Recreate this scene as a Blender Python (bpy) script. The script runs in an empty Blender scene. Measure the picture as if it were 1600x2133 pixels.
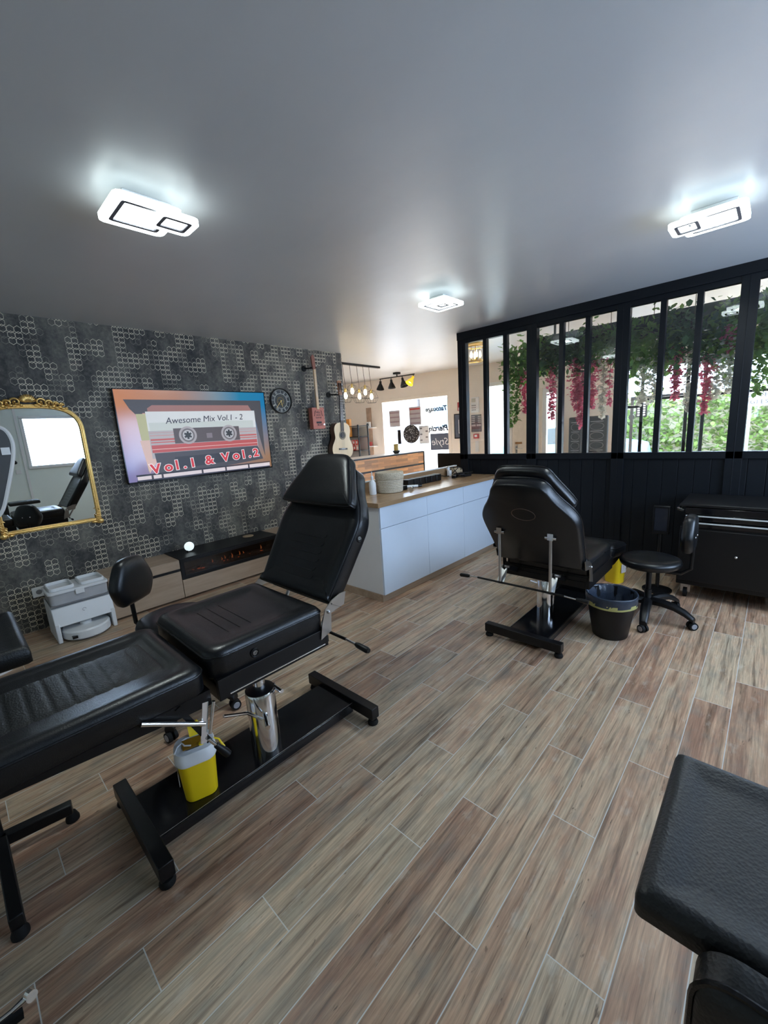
import bpy, math, random
from mathutils import Vector, Matrix
PI = math.pi
random.seed(7)
S = bpy.context.scene
COL = S.collection
# ------------------------------------------------------------------ camera
FPX = 860.8
cam_d = bpy.data.cameras.new('camera'); cam = bpy.data.objects.new('camera', cam_d); COL.objects.link(cam)
yaw, pit, rol = math.radians(43.632), math.radians(-11.018), math.radians(3.662)
f = Vector((math.cos(yaw)*math.cos(pit), math.sin(yaw)*math.cos(pit), math.sin(pit)))
r = Vector((math.sin(yaw), -math.cos(yaw), 0)); d = f.cross(r)
c_, s_ = math.cos(rol), math.sin(rol)
r2, d2 = c_*r + s_*d, -s_*r + c_*d
m = Matrix((r2, -d2, -f)).transposed().to_4x4(); m.translation = (0, 0, 1.49)
cam.matrix_world = m
cam_d.sensor_fit = 'HORIZONTAL'; cam_d.sensor_width = 36; cam_d.lens = FPX/1600*36; cam_d.clip_start = .02
S.camera = cam
# ------------------------------------------------------------------ light, world, exposure
LAMP_E, WORLD_E, SUN_E, WARM_E, LAMP_W = 4.0, 11.0, 30.0, 18, 10
w = bpy.data.worlds.new('sky'); S.world = w; w.use_nodes = True
bg = w.node_tree.nodes['Background']; bg.inputs[0].default_value = (.54, .72, 1, 1); bg.inputs[1].default_value = WORLD_E
sun_d = bpy.data.lights.new('sun', 'SUN'); sun_d.energy = SUN_E; sun_d.angle = .01; sun_d.color = (1, .95, .85)
sun = bpy.data.objects.new('sun', sun_d); COL.objects.link(sun)
sun.rotation_euler = Vector((-.50, -.03, -.85)).to_track_quat('-Z', 'Y').to_euler(); sun.location = (9, 4, 9)
S.view_settings.view_transform = 'Standard'; S.view_settings.look = 'None'
S.view_settings.exposure = 0.5; S.view_settings.gamma = 1; S.view_settings.use_curve_mapping = False
try:
    S.cycles.use_denoising = True; S.cycles.max_bounces = 10; S.cycles.transparent_max_bounces = 24
    S.cycles.diffuse_bounces = 5; S.cycles.glossy_bounces = 5; S.cycles.sample_clamp_indirect = 8
except Exception: pass
def portal(name, loc, sx, sy, look):
    l = bpy.data.lights.new(name, 'AREA'); l.shape = 'RECTANGLE'; l.size = sx; l.size_y = sy; l.energy = 1
    l.cycles.is_portal = True
    o = bpy.data.objects.new(name, l); COL.objects.link(o); o.location = loc
    o.rotation_euler = Vector(look).to_track_quat('-Z', 'Y').to_euler()
# ------------------------------------------------------------------ materials
def nt(name):
    m = bpy.data.materials.new(name); m.use_nodes = True
    t = m.node_tree; b = t.nodes['Principled BSDF']; return m, t, b
def N(t, typ, **k):
    n = t.nodes.new(typ)
    for a, v in k.items(): setattr(n, a, v)
    return n
def L(t, a, b): t.links.new(a, b)
def put(t, sock, v):
    if isinstance(v, (int, float)): sock.default_value = v
    elif isinstance(v, (tuple, list)): sock.default_value = v
    else: t.links.new(v, sock)
def M_(t, op, a, b=None, c=None, clamp=False):
    n = t.nodes.new('ShaderNodeMath'); n.operation = op; n.use_clamp = clamp
    put(t, n.inputs[0], a)
    if b is not None: put(t, n.inputs[1], b)
    if c is not None: put(t, n.inputs[2], c)
    return n.outputs[0]
def mixc(t, fac, a, b, mode='MIX'):
    n = t.nodes.new('ShaderNodeMix'); n.data_type = 'RGBA'; n.blend_type = mode
    put(t, n.inputs[0], fac); put(t, n.inputs[6], a); put(t, n.inputs[7], b); return n.outputs[2]
def noise(t, vec, scale, detail=3, rough=.55, w=None):
    n = t.nodes.new('ShaderNodeTexNoise'); put(t, n.inputs['Vector'], vec)
    n.inputs['Scale'].default_value = scale; n.inputs['Detail'].default_value = detail; n.inputs['Roughness'].default_value = rough
    return n.outputs[0]
def ramp(t, fac, stops, interp='LINEAR'):
    n = t.nodes.new('ShaderNodeValToRGB'); n.color_ramp.interpolation = interp; e = n.color_ramp.elements
    while len(e) < len(stops): e.new(.5)
    for i, (p, c) in enumerate(stops):
        e[i].position = p; e[i].color = (*c, 1) if not isinstance(c, float) else (c, c, c, 1)
    put(t, n.inputs[0], fac); return n.outputs[0]
def objco(t, sc=(1, 1, 1)):
    c = t.nodes.new('ShaderNodeTexCoord')
    mp = t.nodes.new('ShaderNodeMapping'); mp.inputs['Scale'].default_value = sc
    t.links.new(c.outputs['Object'], mp.inputs[0]); return mp.outputs[0]
def bump(t, b, h, strength=.2, dist=.01):
    n = t.nodes.new('ShaderNodeBump'); n.inputs['Strength'].default_value = strength; n.inputs['Distance'].default_value = dist
    put(t, n.inputs['Height'], h); t.links.new(n.outputs[0], b.inputs['Normal'])
CACHE = {}
def mat(name, col, rough=.5, metal=0., var=.12, nsc=12, bmp=0., bsc=200, emit=0., spec=.5, coat=0.):
    if name in CACHE: return CACHE[name]
    m, t, b = nt(name); co = objco(t)
    n = noise(t, co, nsc, 4)
    k = M_(t, 'MULTIPLY_ADD', n, 2*var, 1-var)
    c = mixc(t, 1.0, (*col, 1), k, 'MULTIPLY')
    L(t, c, b.inputs['Base Color']); b.inputs['Metallic'].default_value = metal
    b.inputs['Roughness'].default_value = rough; b.inputs['Specular IOR Level'].default_value = spec
    b.inputs['Coat Weight'].default_value = coat
    if bmp: bump(t, b, noise(t, co, bsc, 2), bmp, .002)
    if emit:
        L(t, c, b.inputs['Emission Color']); b.inputs['Emission Strength'].default_value = emit
    CACHE[name] = m; return m
def emitter(name, col, e):
    if name in CACHE: return CACHE[name]
    m, t, b = nt(name); b.inputs['Base Color'].default_value = (*[min(.8, c) for c in col], 1)
    b.inputs['Emission Color'].default_value = (*col, 1); b.inputs['Emission Strength'].default_value = e
    b.inputs['Roughness'].default_value = .4; CACHE[name] = m; return m
def leather(name, col, rough, scale=260):
    m, t, b = nt(name); co = objco(t)
    n = noise(t, co, 6, 3); c = mixc(t, n, (*[x*.7 for x in col], 1), (*[x*1.3 for x in col], 1))
    L(t, c, b.inputs['Base Color'])
    L(t, M_(t, 'MULTIPLY_ADD', n, .16, rough-.08), b.inputs['Roughness'])
    v = N(t, 'ShaderNodeTexVoronoi'); v.inputs['Scale'].default_value = scale; L(t, co, v.inputs['Vector'])
    bump(t, b, M_(t, 'MULTIPLY_ADD', noise(t, co, scale*.25, 4), 1.2, v.outputs[0]), .10 if scale > 200 else .22, .003); return m
def wood(name, c1, c2, axis=0, sc=9., rough=.5, planks=None):
    m, t, b = nt(name); s = [sc, sc, sc]; s[axis] = sc*.09
    co = objco(t, tuple(s)); n1 = noise(t, co, 1.2, 6, .65); n2 = noise(t, co, 6, 3)
    k = M_(t, 'MULTIPLY_ADD', n2, .3, M_(t, 'MULTIPLY', n1, .8))
    c = ramp(t, k, [(.30, c2), (.70, c1)])
    if planks:
        raw = objco(t); br = N(t, 'ShaderNodeTexBrick'); sw = N(t, 'ShaderNodeSeparateXYZ'); L(t, raw, sw.inputs[0])
        cb = N(t, 'ShaderNodeCombineXYZ'); L(t, sw.outputs[0], cb.inputs[0]); L(t, sw.outputs[2], cb.inputs[1])
        L(t, cb.outputs[0], br.inputs['Vector']); br.inputs['Scale'].default_value = 1
        br.inputs['Brick Width'].default_value = planks[0]; br.inputs['Row Height'].default_value = planks[1]
        br.inputs['Mortar Size'].default_value = .0008
        br.inputs['Color1'].default_value = (.55, .55, .55, 1); br.inputs['Color2'].default_value = (1.25, 1.2, 1.1, 1); br.inputs['Mortar'].default_value = (.3, .3, .3, 1)
        c = mixc(t, 1., c, br.outputs[0], 'MULTIPLY')
    L(t, c, b.inputs['Base Color']); b.inputs['Roughness'].default_value = rough
    bump(t, b, n1, .08, .003); return m
def glassmat(name, tint=(1, 1, 1), base=.05):
    m = bpy.data.materials.new(name); m.use_nodes = True; t = m.node_tree; t.nodes.clear()
    o = N(t, 'ShaderNodeOutputMaterial'); tr = N(t, 'ShaderNodeBsdfTransparent'); g = N(t, 'ShaderNodeBsdfGlossy')
    tr.inputs[0].default_value = (*tint, 1); g.inputs['Roughness'].default_value = 0.0
    lw = N(t, 'ShaderNodeLayerWeight'); k = M_(t, 'POWER', lw.outputs['Facing'], 5.)
    k = M_(t, 'MULTIPLY_ADD', k, .9, base, True)
    mx = N(t, 'ShaderNodeMixShader'); L(t, k, mx.inputs[0]); L(t, tr.outputs[0], mx.inputs[1]); L(t, g.outputs[0], mx.inputs[2])
    L(t, mx.outputs[0], o.inputs[0]); return m

def floor_mat():
    m, t, b = nt('wood_look_tile'); co = N(t, 'ShaderNodeTexCoord').outputs['Object']
    sp = N(t, 'ShaderNodeSeparateXYZ'); L(t, co, sp.inputs[0]); X, Y = sp.outputs[0], sp.outputs[1]
    P, LN = .15317, .9061
    yy = M_(t, 'DIVIDE', M_(t, 'SUBTRACT', Y, .0464), P); row = M_(t, 'FLOOR', yy); fy = M_(t, 'SUBTRACT', yy, row)
    offs = {-1: .09, 0: .764, 1: .02, 2: .507, 3: .886, 4: .34, 5: .031, 6: .518, 7: .169, 8: .905, 9: .35, 10: .804, 11: .044, 12: .55, 13: .27, 14: .92, 15: .45, 16: .12, 17: .7}   # end joints by row
    seq = [(n, offs.get(n, (n*.377) % 1)) for n in range(-8, 20)]
    st = [((n+8+.0)/40, float(o)) for n, o in seq]
    rv = ramp(t, M_(t, 'DIVIDE', M_(t, 'ADD', row, 8.3), 40.), [(max(0, p), o) for p, o in st], 'CONSTANT')
    sepc = N(t, 'ShaderNodeSeparateColor'); L(t, rv, sepc.inputs[0])
    xx = M_(t, 'SUBTRACT', M_(t, 'DIVIDE', X, LN), sepc.outputs[0]); colm = M_(t, 'FLOOR', xx); fx = M_(t, 'SUBTRACT', xx, colm)
    ex = M_(t, 'MULTIPLY', M_(t, 'MINIMUM', fx, M_(t, 'SUBTRACT', 1., fx)), LN)
    ey = M_(t, 'MULTIPLY', M_(t, 'MINIMUM', fy, M_(t, 'SUBTRACT', 1., fy)), P)
    edge = M_(t, 'MINIMUM', ex, ey); grout = M_(t, 'LESS_THAN', edge, .0016)
    cid = N(t, 'ShaderNodeCombineXYZ'); L(t, colm, cid.inputs[0]); L(t, row, cid.inputs[1])
    wn = N(t, 'ShaderNodeTexWhiteNoise'); wn.noise_dimensions = '2D'; L(t, cid.outputs[0], wn.inputs['Vector'])
    rnd = wn.outputs['Value']; sc = N(t, 'ShaderNodeSeparateColor'); L(t, wn.outputs['Color'], sc.inputs[0])
    # grain coordinates, shifted per plank
    g = N(t, 'ShaderNodeCombineXYZ'); L(t, M_(t, 'MULTIPLY_ADD', sc.outputs[0], 40., X), g.inputs[0]); L(t, M_(t, 'MULTIPLY_ADD', sc.outputs[1], 40., Y), g.inputs[1])
    def st_noise(sx, sy, det, ro=.6, dist=0.):
        mp = N(t, 'ShaderNodeMapping'); mp.inputs['Scale'].default_value = (sx, sy, 1); L(t, g.outputs[0], mp.inputs[0])
        n = N(t, 'ShaderNodeTexNoise'); n.inputs['Scale'].default_value = 1; n.inputs['Detail'].default_value = det; n.inputs['Roughness'].default_value = ro
        n.inputs['Distortion'].default_value = dist
        L(t, mp.outputs[0], n.inputs['Vector']); return n.outputs[0]
    broad = st_noise(2.2, 16, 5, .6, .6); fine = st_noise(5, 150, 4, .65); streak = st_noise(1.6, 34, 5, .62, .5); blot = st_noise(6, 11, 5, .62)
    tint = ramp(t, M_(t, 'MULTIPLY_ADD', broad, 1.3, M_(t, 'MULTIPLY_ADD', rnd, .45, -.38)),
                [(.10, (.385, .31, .215)), (.36, (.485, .355, .235)), (.58, (.455, .29, .185)), (.82, (.30, .165, .105))])
    c = mixc(t, ramp(t, streak, [(.51, 0.), (.68, .85)]), tint, (.115, .066, .04, 1))
    c = mixc(t, ramp(t, blot, [(.50, 0.), (.70, .5)]), c, (.20, .195, .165, 1))
    c = mixc(t, ramp(t, blot, [(.28, .45), (.42, 0.)]), c, (.56, .52, .43, 1))
    c = mixc(t, ramp(t, st_noise(9, 75, 3, .6, 1.2), [(.66, 0.), (.73, .8)]), c, (.06, .035, .022, 1))
    fk = M_(t, 'MULTIPLY_ADD', fine, 1.7, .15)
    c = mixc(t, 1., c, fk, 'MULTIPLY')
    bk = M_(t, 'MULTIPLY_ADD', sc.outputs[2], .24, .88); c = mixc(t, 1., c, bk, 'MULTIPLY')
    c = mixc(t, grout, c, (.60, .585, .54, 1)); L(t, c, b.inputs['Base Color'])
    L(t, M_(t, 'MULTIPLY_ADD', fine, .2, .33), b.inputs['Roughness']); b.inputs['Specular IOR Level'].default_value = .45
    bump(t, b, M_(t, 'SUBTRACT', M_(t, 'MULTIPLY', fine, .3), grout), .25, .002)
    return m

def wallpaper_mat():
    m, t, b = nt('hexagon_wallpaper'); co = N(t, 'ShaderNodeTexCoord').outputs['Object']
    sp = N(t, 'ShaderNodeSeparateXYZ'); L(t, co, sp.inputs[0]); X, Z = sp.outputs[0], sp.outputs[2]
    PX, PZ, RW, RH, LW = .0460, .0445, .0226, .0300, .0024
    cx = M_(t, 'DIVIDE', X, PX); col = M_(t, 'FLOOR', cx); u = M_(t, 'MULTIPLY', M_(t, 'SUBTRACT', M_(t, 'SUBTRACT', cx, col), .5), PX)
    cz = M_(t, 'DIVIDE', Z, PZ); r0 = M_(t, 'FLOOR', cz); v0 = M_(t, 'SUBTRACT', M_(t, 'SUBTRACT', cz, r0), .5)
    sg = M_(t, 'SIGN', v0)
    au = M_(t, 'ABSOLUTE', u)
    def ring(rowv, v):
        av = M_(t, 'ABSOLUTE', v)
        d1 = M_(t, 'SUBTRACT', au, RW)
        d2 = M_(t, 'SUBTRACT', M_(t, 'MULTIPLY_ADD', au, .6, M_(t, 'MULTIPLY', av, .8)), RH*.8)
        dd = M_(t, 'ABSOLUTE', M_(t, 'MAXIMUM', d1, d2))
        line = M_(t, 'SUBTRACT', 1., M_(t, 'DIVIDE', M_(t, 'SUBTRACT', dd, LW*.35), LW*.6), None, True)
        idv = N(t, 'ShaderNodeCombineXYZ'); L(t, M_(t, 'MULTIPLY', col, .36), idv.inputs[0]); L(t, M_(t, 'MULTIPLY', rowv, .23), idv.inputs[1])
        n = N(t, 'ShaderNodeTexNoise'); n.noise_dimensions = '2D'; n.inputs['Scale'].default_value = 1.; n.inputs['Detail'].default_value = 1.5
        L(t, idv.outputs[0], n.inputs['Vector'])
        id2 = N(t, 'ShaderNodeCombineXYZ'); L(t, M_(t, 'FLOOR', M_(t, 'DIVIDE', col, 2.)), id2.inputs[0]); L(t, M_(t, 'FLOOR', M_(t, 'DIVIDE', M_(t, 'ADD', rowv, M_(t, 'MULTIPLY', M_(t, 'FLOOR', M_(t, 'DIVIDE', col, 2.)), 1.7)), 3.)), id2.inputs[1])
        wn = N(t, 'ShaderNodeTexWhiteNoise'); wn.noise_dimensions = '2D'; L(t, id2.outputs[0], wn.inputs['Vector'])
        k = M_(t, 'MULTIPLY_ADD', wn.outputs[0], .55, M_(t, 'MULTIPLY', n.outputs[0], .75))
        on = ramp(t, k, [(.0, 0.), (.60, .22), (.68, .5), (.74, 1.)], 'CONSTANT')
        return M_(t, 'MULTIPLY', line, on)
    a = ring(r0, M_(t, 'MULTIPLY', v0, PZ))
    bb = ring(M_(t, 'ADD', r0, sg), M_(t, 'MULTIPLY', M_(t, 'SUBTRACT', v0, sg), PZ))
    hexm = M_(t, 'MAXIMUM', a, bb)
    mp = N(t, 'ShaderNodeMapping'); mp.inputs['Scale'].default_value = (1.3, 1, .7); L(t, co, mp.inputs[0])
    n1 = noise(t, mp.outputs[0], 3.2, 7, .68); n2 = noise(t, co, 45, 4, .7)
    k = M_(t, 'MULTIPLY_ADD', n2, .35, M_(t, 'MULTIPLY', n1, .75))
    base = ramp(t, k, [(.37, (.017, .017, .019)), (.48, (.046, .044, .041)), (.60, (.115, .108, .092)), (.74, (.21, .195, .16))])
    c = mixc(t, hexm, base, (.85, .77, .58, 1)); L(t, c, b.inputs['Base Color'])
    L(t, M_(t, 'MULTIPLY_ADD', hexm, -.25, .62), b.inputs['Roughness']); bump(t, b, n2, .06, .002)
    return m
FLOOR, PAPER = floor_mat(), wallpaper_mat()
LEATH = leather('black_leather', (.0035, .0042, .0055), .34)
LEATH2 = leather('worn_leather', (.007, .008, .0085), .46, 170)
LEATHG = leather('black_vinyl_piping', (.003, .003, .004), .3)
BLKM = mat('black_metal', (.003, .003, .0035), .38, 0, .2, bmp=.05, spec=.35)
BLKG = mat('gloss_black', (.004, .004, .005), .12, 0, .2)
BLKP = mat('black_plastic', (.005, .005, .0055), .42, 0, .2, spec=.35)
BLKF = mat('black_frame_paint', (.0035, .005, .0075), .45, 0, .15, 40, spec=.3)
CHROME = mat('chrome', (.82, .82, .83), .12, 1., .05)
STEEL = mat('brushed_steel', (.55, .55, .55), .3, 1., .1)
WHITE = mat('white_paint', (.80, .81, .80), .45, 0, .03)
LACQ = mat('bluelit_white_lacquer', (.70, .79, .90), .22, 0, .02)  # cabinet fronts only: blue of the window light put into the white
WPLAS = mat('white_plastic', (.78, .79, .80), .32, 0, .03)
CREAM = mat('cream_wall_paint', (.86, .785, .70), .8, 0, .04, 3, .05, 120)
MINT = mat('pale_wall_paint', (.80, .87, .83), .75, 0, .04, 3, .04, 120)
GREYF = mat('grey_floor_dust', (.3, .3, .3), .6)
OAK = wood('oak_veneer', (.47, .35, .25), (.30, .21, .14), 0, 8, .45)
OAKTOP = wood('oak_worktop', (.42, .27, .15), (.25, .145, .075), 0, 9, .25)
PLNK = wood('acacia_planks', (.82, .40, .16), (.46, .19, .065), 0, 10, .4, (.30, .042))
YEL = mat('yellow_plastic', (.93, .66, .012), .38, 0, .04)
RUB = mat('black_rubber', (.006, .006, .006), .7, 0, .2, spec=.3)
GREYP = mat('grey_plastic', (.22, .22, .23), .4)
GOLD = mat('gilded_wood', (.88, .58, .20), .28, .85, .3, 60, .3, 90)
MIRROR = mat('silvered_glass', (.93, .95, .94), 0.0, 1., .0)
GLASS = glassmat('window_glass')
GLASSP = glassmat('partition_glass', (.97, .98, .98), .07)
LEDM = emitter('led_diffuser', (.86, 1., 1.), LAMP_E)
BULB = emitter('warm_bulb', (1., .80, .50), WARM_E)
# ------------------------------------------------------------------ geometry helpers
class MB:
    def __init__(s, M=None): s.v = []; s.f = []; s.M = M or Matrix()
    def add(s, vs, fs):
        o = len(s.v); s.v += [tuple(s.M @ Vector(p)) for p in vs]; s.f += [[i+o for i in q] for q in fs]; return s
    def box(s, x0, x1, y0, y1, z0, z1):
        return s.add([(x0,y0,z0),(x1,y0,z0),(x1,y1,z0),(x0,y1,z0),(x0,y0,z1),(x1,y0,z1),(x1,y1,z1),(x0,y1,z1)],
                     [(0,3,2,1),(4,5,6,7),(0,1,5,4),(1,2,6,5),(2,3,7,6),(3,0,4,7)])
    def bar(s, a, b, wd, ht, up=(0,0,1)):
        a, b = Vector(a), Vector(b); x = (b-a); Ln = x.length; x.normalize()
        y = Vector(up).cross(x)
        if y.length < 1e-4: y = Vector((0,1,0)).cross(x)
        y.normalize(); z = x.cross(y); vs = []
        for k in (0, 1):
            p = a + x*Ln*k
            for sy, sz in ((-1,-1),(1,-1),(1,1),(-1,1)): vs.append(tuple(p + y*sy*wd/2 + z*sz*ht/2))
        return s.add(vs, [(0,3,2,1),(4,5,6,7),(0,1,5,4),(1,2,6,5),(2,3,7,6),(3,0,4,7)])
    def cyl(s, a, b, r0, r1=None, n=20): return s.tube([a, b], [r0, r0 if r1 is None else r1], n)
    def tube(s, pts, rad, n=10, closed=False):
        pts = [Vector(p) for p in pts]; K = len(pts)
        if not isinstance(rad, (list, tuple)): rad = [rad]*K
        loops = []; prev = None
        for i, p in enumerate(pts):
            if closed: tg = pts[(i+1) % K]-pts[i-1]
            else: tg = pts[min(i+1, K-1)]-pts[max(i-1, 0)]
            tg.normalize()
            if prev is None:
                a = Vector((0,0,1)) if abs(tg.z) < .9 else Vector((1,0,0)); x = a.cross(tg).normalized()
            else:
                x = prev - tg*prev.dot(tg)
                x = x.normalized() if x.length > 1e-6 else Vector((1,0,0))
            prev = x; y = tg.cross(x)
            loops.append([tuple(p + (x*math.cos(2*PI*j/n)+y*math.sin(2*PI*j/n))*rad[i]) for j in range(n)])
        return s.loops(loops, not closed, not closed, closed)
    def loops(s, Ls, cap0=True, cap1=True, ring=False):
        n = len(Ls[0]); vs = [p for l in Ls for p in l]; fs = []; K = len(Ls)
        for i in range(K if ring else K-1):
            a, b = i*n, ((i+1) % K)*n
            for j in range(n): k = (j+1) % n; fs.append((a+j, a+k, b+k, b+j))
        if cap0: fs.append(tuple(reversed(range(n))))
        if cap1: fs.append(tuple(range((K-1)*n, K*n)))
        return s.add(vs, fs)
    def lathe(s, prof, c=(0,0,0), n=32, cap0=True, cap1=True):
        return s.loops([[(c[0]+r*math.cos(2*PI*j/n), c[1]+r*math.sin(2*PI*j/n), c[2]+z) for j in range(n)] for r, z in prof], cap0, cap1)
    def ball(s, c, r, sc=(1,1,1), n=16, k=9):
        return s.lathe_s([(r*math.sin(PI*i/k), -r*math.cos(PI*i/k)) for i in range(1, k)], c, sc, n)
    def lathe_s(s, prof, c, sc, n):
        return s.loops([[(c[0]+r*math.cos(2*PI*j/n)*sc[0], c[1]+r*math.sin(2*PI*j/n)*sc[1], c[2]+z*sc[2]) for j in range(n)] for r, z in prof])
    def prism(s, outl, z0, z1): return s.loops([[(x, y, z0) for x, y in outl], [(x, y, z1) for x, y in outl]])
    def pad(s, outl, prof, conv=None):
        """outline loop swept through a profile of (inset, height); ends capped"""
        xs = [p[0] for p in outl]; ys = [p[1] for p in outl]; cx, cy = (min(xs)+max(xs))/2, (min(ys)+max(ys))/2; hx, hy = max(xs)-cx, max(ys)-cy
        return s.loops([[(cx+(p[0]-cx)*(1-q/hx), cy+(p[1]-cy)*(1-q/hy), z) for p in outl] for q, z in prof])
    def build(s, name, mt, parent=None, smooth=True, bevel=0, ang=40, seg=2):
        me = bpy.data.meshes.new(name); me.from_pydata(s.v, [], s.f); me.materials.append(mt)
        o = bpy.data.objects.new(name, me); COL.objects.link(o)
        if parent: o.parent = parent
        if smooth:
            me.polygons.foreach_set('use_smooth', [True]*len(me.polygons))
            try: me.set_sharp_from_angle(angle=math.radians(ang))
            except Exception: pass
        if bevel:
            b = o.modifiers.new('bevel', 'BEVEL'); b.width = bevel; b.segments = seg; b.limit_method = 'ANGLE'; b.angle_limit = math.radians(35)
        return o
def tag(o, label=None, cat=None, group=None, kind=None):
    if label: o['label'] = label
    if cat: o['category'] = cat
    if group: o['group'] = group
    if kind: o['kind'] = kind
    return o
def empty(name, loc, rz=0, label=None, cat=None, group=None):
    o = bpy.data.objects.new(name, None); COL.objects.link(o); o.location = loc; o.rotation_euler = (0, 0, rz); o.empty_display_size = .05
    return tag(o, label, cat, group)
def struct(o): o['kind'] = 'structure'; return o
def copy_tree(o, parent=None):
    c = o.copy(); COL.objects.link(c)
    if parent: c.parent = parent
    for ch in list(o.children): copy_tree(ch, c)
    return c
def rrect(x0, x1, y0, y1, rad, seg=5):
    if not isinstance(rad, (list, tuple)): rad = [rad]*4
    out = []
    for (cx, cy, a0), rr in zip(((x1, y0, -PI/2), (x1, y1, 0), (x0, y1, PI/2), (x0, y0, PI)), rad):
        ox = cx - rr if cx == x1 else cx + rr; oy = cy - rr if cy == y1 else cy + rr
        for k in range(seg+1):
            a = a0 + PI/2*k/seg; out.append((ox+rr*math.cos(a), oy+rr*math.sin(a)))
    return densify(out)
def densify(p, mx=.05):
    out = []
    for i in range(len(p)):
        a, b = Vector(p[i]), Vector(p[(i+1) % len(p)]); n = max(1, int((b-a).length/mx))
        for k in range(n): out.append(tuple(a+(b-a)*k/n))
    return out
def smooth_poly(ctrl, sub=6):
    """closed Catmull-Rom through control points"""
    n = len(ctrl); out = []
    for i in range(n):
        p0, p1, p2, p3 = [Vector(ctrl[(i+k-1) % n]) for k in range(4)]
        for k in range(sub):
            t = k/sub
            out.append(tuple(.5*((2*p1)+(-p0+p2)*t+(2*p0-5*p1+4*p2-p3)*t*t+(-p0+3*p1-3*p2+p3)*t**3)))
    return out
def text_mesh(body, size, ext=.0005, offset=0., shear=0., align='LEFT', sp=1.):
    cu = bpy.data.curves.new('t', 'FONT'); cu.body = body; cu.size = size; cu.extrude = ext; cu.offset = offset; cu.shear = shear
    cu.align_x = align; cu.space_character = sp; cu.resolution_u = 3
    o = bpy.data.objects.new('t', cu); COL.objects.link(o); bpy.context.view_layer.update()
    dg = bpy.context.evaluated_depsgraph_get(); me = bpy.data.meshes.new_from_object(o.evaluated_get(dg))
    bpy.data.objects.remove(o); return me
def text_obj(name, body, size, mt, mw, parent=None, **k):
    me = text_mesh(body, size, **k); me.materials.clear(); me.materials.append(mt); me.transform(mw)
    o = bpy.data.objects.new(name, me); COL.objects.link(o)
    if parent: o.parent = parent
    return o
def frame_m(o, x, z):
    """matrix with local x along x, local y along z (for flat things on upright faces)"""
    x = Vector(x).normalized(); z = Vector(z).normalized(); y = z; n = x.cross(y)
    m = Matrix((x, y, n)).transposed().to_4x4(); m.translation = o; return m
# ------------------------------------------------------------------ the setting
ZC, YW, XP = 2.585, 4.50, 4.54
A = Vector((6.745, 6.35, 0)); DS = Vector((.157, -.9876, 0)).normalized(); DN = Vector((DS.y, -DS.x, 0)) * -1
if DN.x < 0: DN = -DN
def FP(s, t, z): p = A + DS*s + DN*t; return Vector((p.x, p.y, z))
FM = Matrix((DS, DN, Vector((0, 0, 1)))).transposed().to_4x4(); FM.translation = A      # far wall frame: x along, y outward, z up
fl = MB(); fl.add([(-1.7,-1.6,0),(8.3,-1.6,0),(6.7,8.4,0),(-1.7,8.4,0),(-1.7,-1.6,-.05),(8.3,-1.6,-.05),(6.7,8.4,-.05),(-1.7,8.4,-.05)], [(0,1,2,3),(7,6,5,4),(0,4,5,1),(1,5,6,2),(2,6,7,3),(3,7,4,0)])
struct(fl.build('floor', FLOOR, smooth=False))
cm, t, b = nt('grey_satin_ceiling'); co = objco(t)
L(t, mixc(t, noise(t, co, 1.5, 3), (.50, .51, .52, 1), (.56, .57, .58, 1)), b.inputs['Base Color'])
b.inputs['Roughness'].default_value = .38; b.inputs['Specular IOR Level'].default_value = .6
bump(t, b, noise(t, objco(t, (1, .25, 1)), 3.5, 2), .25, .02)
ce = MB(); ce.add([(-1.7,-1.6,ZC),(8.2,-1.6,ZC),(6.6,8.4,ZC),(-1.7,8.4,ZC),(-1.7,-1.6,ZC+.1),(8.2,-1.6,ZC+.1),(6.6,8.4,ZC+.1),(-1.7,8.4,ZC+.1)], [(3,2,1,0),(4,5,6,7),(0,1,5,4),(1,2,6,5),(2,3,7,6),(3,0,4,7)])
struct(ce.build('ceiling', cm, smooth=False))
struct(MB().box(-1.7, 4.06, YW, YW+.14, 0, ZC).build('wall_left', PAPER, smooth=False))
struct(MB().box(-1.7, -1.6, -1.6, YW, 0, ZC).build('wall_side', MINT, smooth=False))
struct(MB().box(3.92, 4.06, YW+.14, 8.3, 0, ZC).build('wall_inner', CREAM, smooth=False))
struct(MB().box(3.92, 6.7, 8.2, 8.3, 0, ZC).build('wall_back', CREAM, smooth=False))
# rear wall (behind the camera, seen in the mirror) with a window and one added for daylight
def wall_with_holes(u0, u1, z1, holes, place):
    """boxes covering u0..u1 x 0..z1 except holes (u0,u1,z0,z1)"""
    cuts = sorted({u0, u1, *[h[0] for h in holes], *[h[1] for h in holes]})
    for a, b_ in zip(cuts, cuts[1:]):
        hs = [h for h in holes if h[0] <= a and h[1] >= b_]
        if not hs: place(a, b_, 0, z1)
        else:
            h = hs[0]
            if h[2] > 0: place(a, b_, 0, h[2])
            if h[3] < z1: place(a, b_, h[3], z1)
REAR = [(1.20, 2.13, 1.24, 2.17), (2.75, 4.25, .95, 2.17)]  # second opening is unseen, added for daylight on the cabinet fronts
mb = MB(); wall_with_holes(-1.7, 8.2, ZC, REAR, lambda a, b_, z0, z1: mb.box(a, b_, -1.62, -1.5, z0, z1)); struct(mb.build('wall_rear', MINT, smooth=False))
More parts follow.
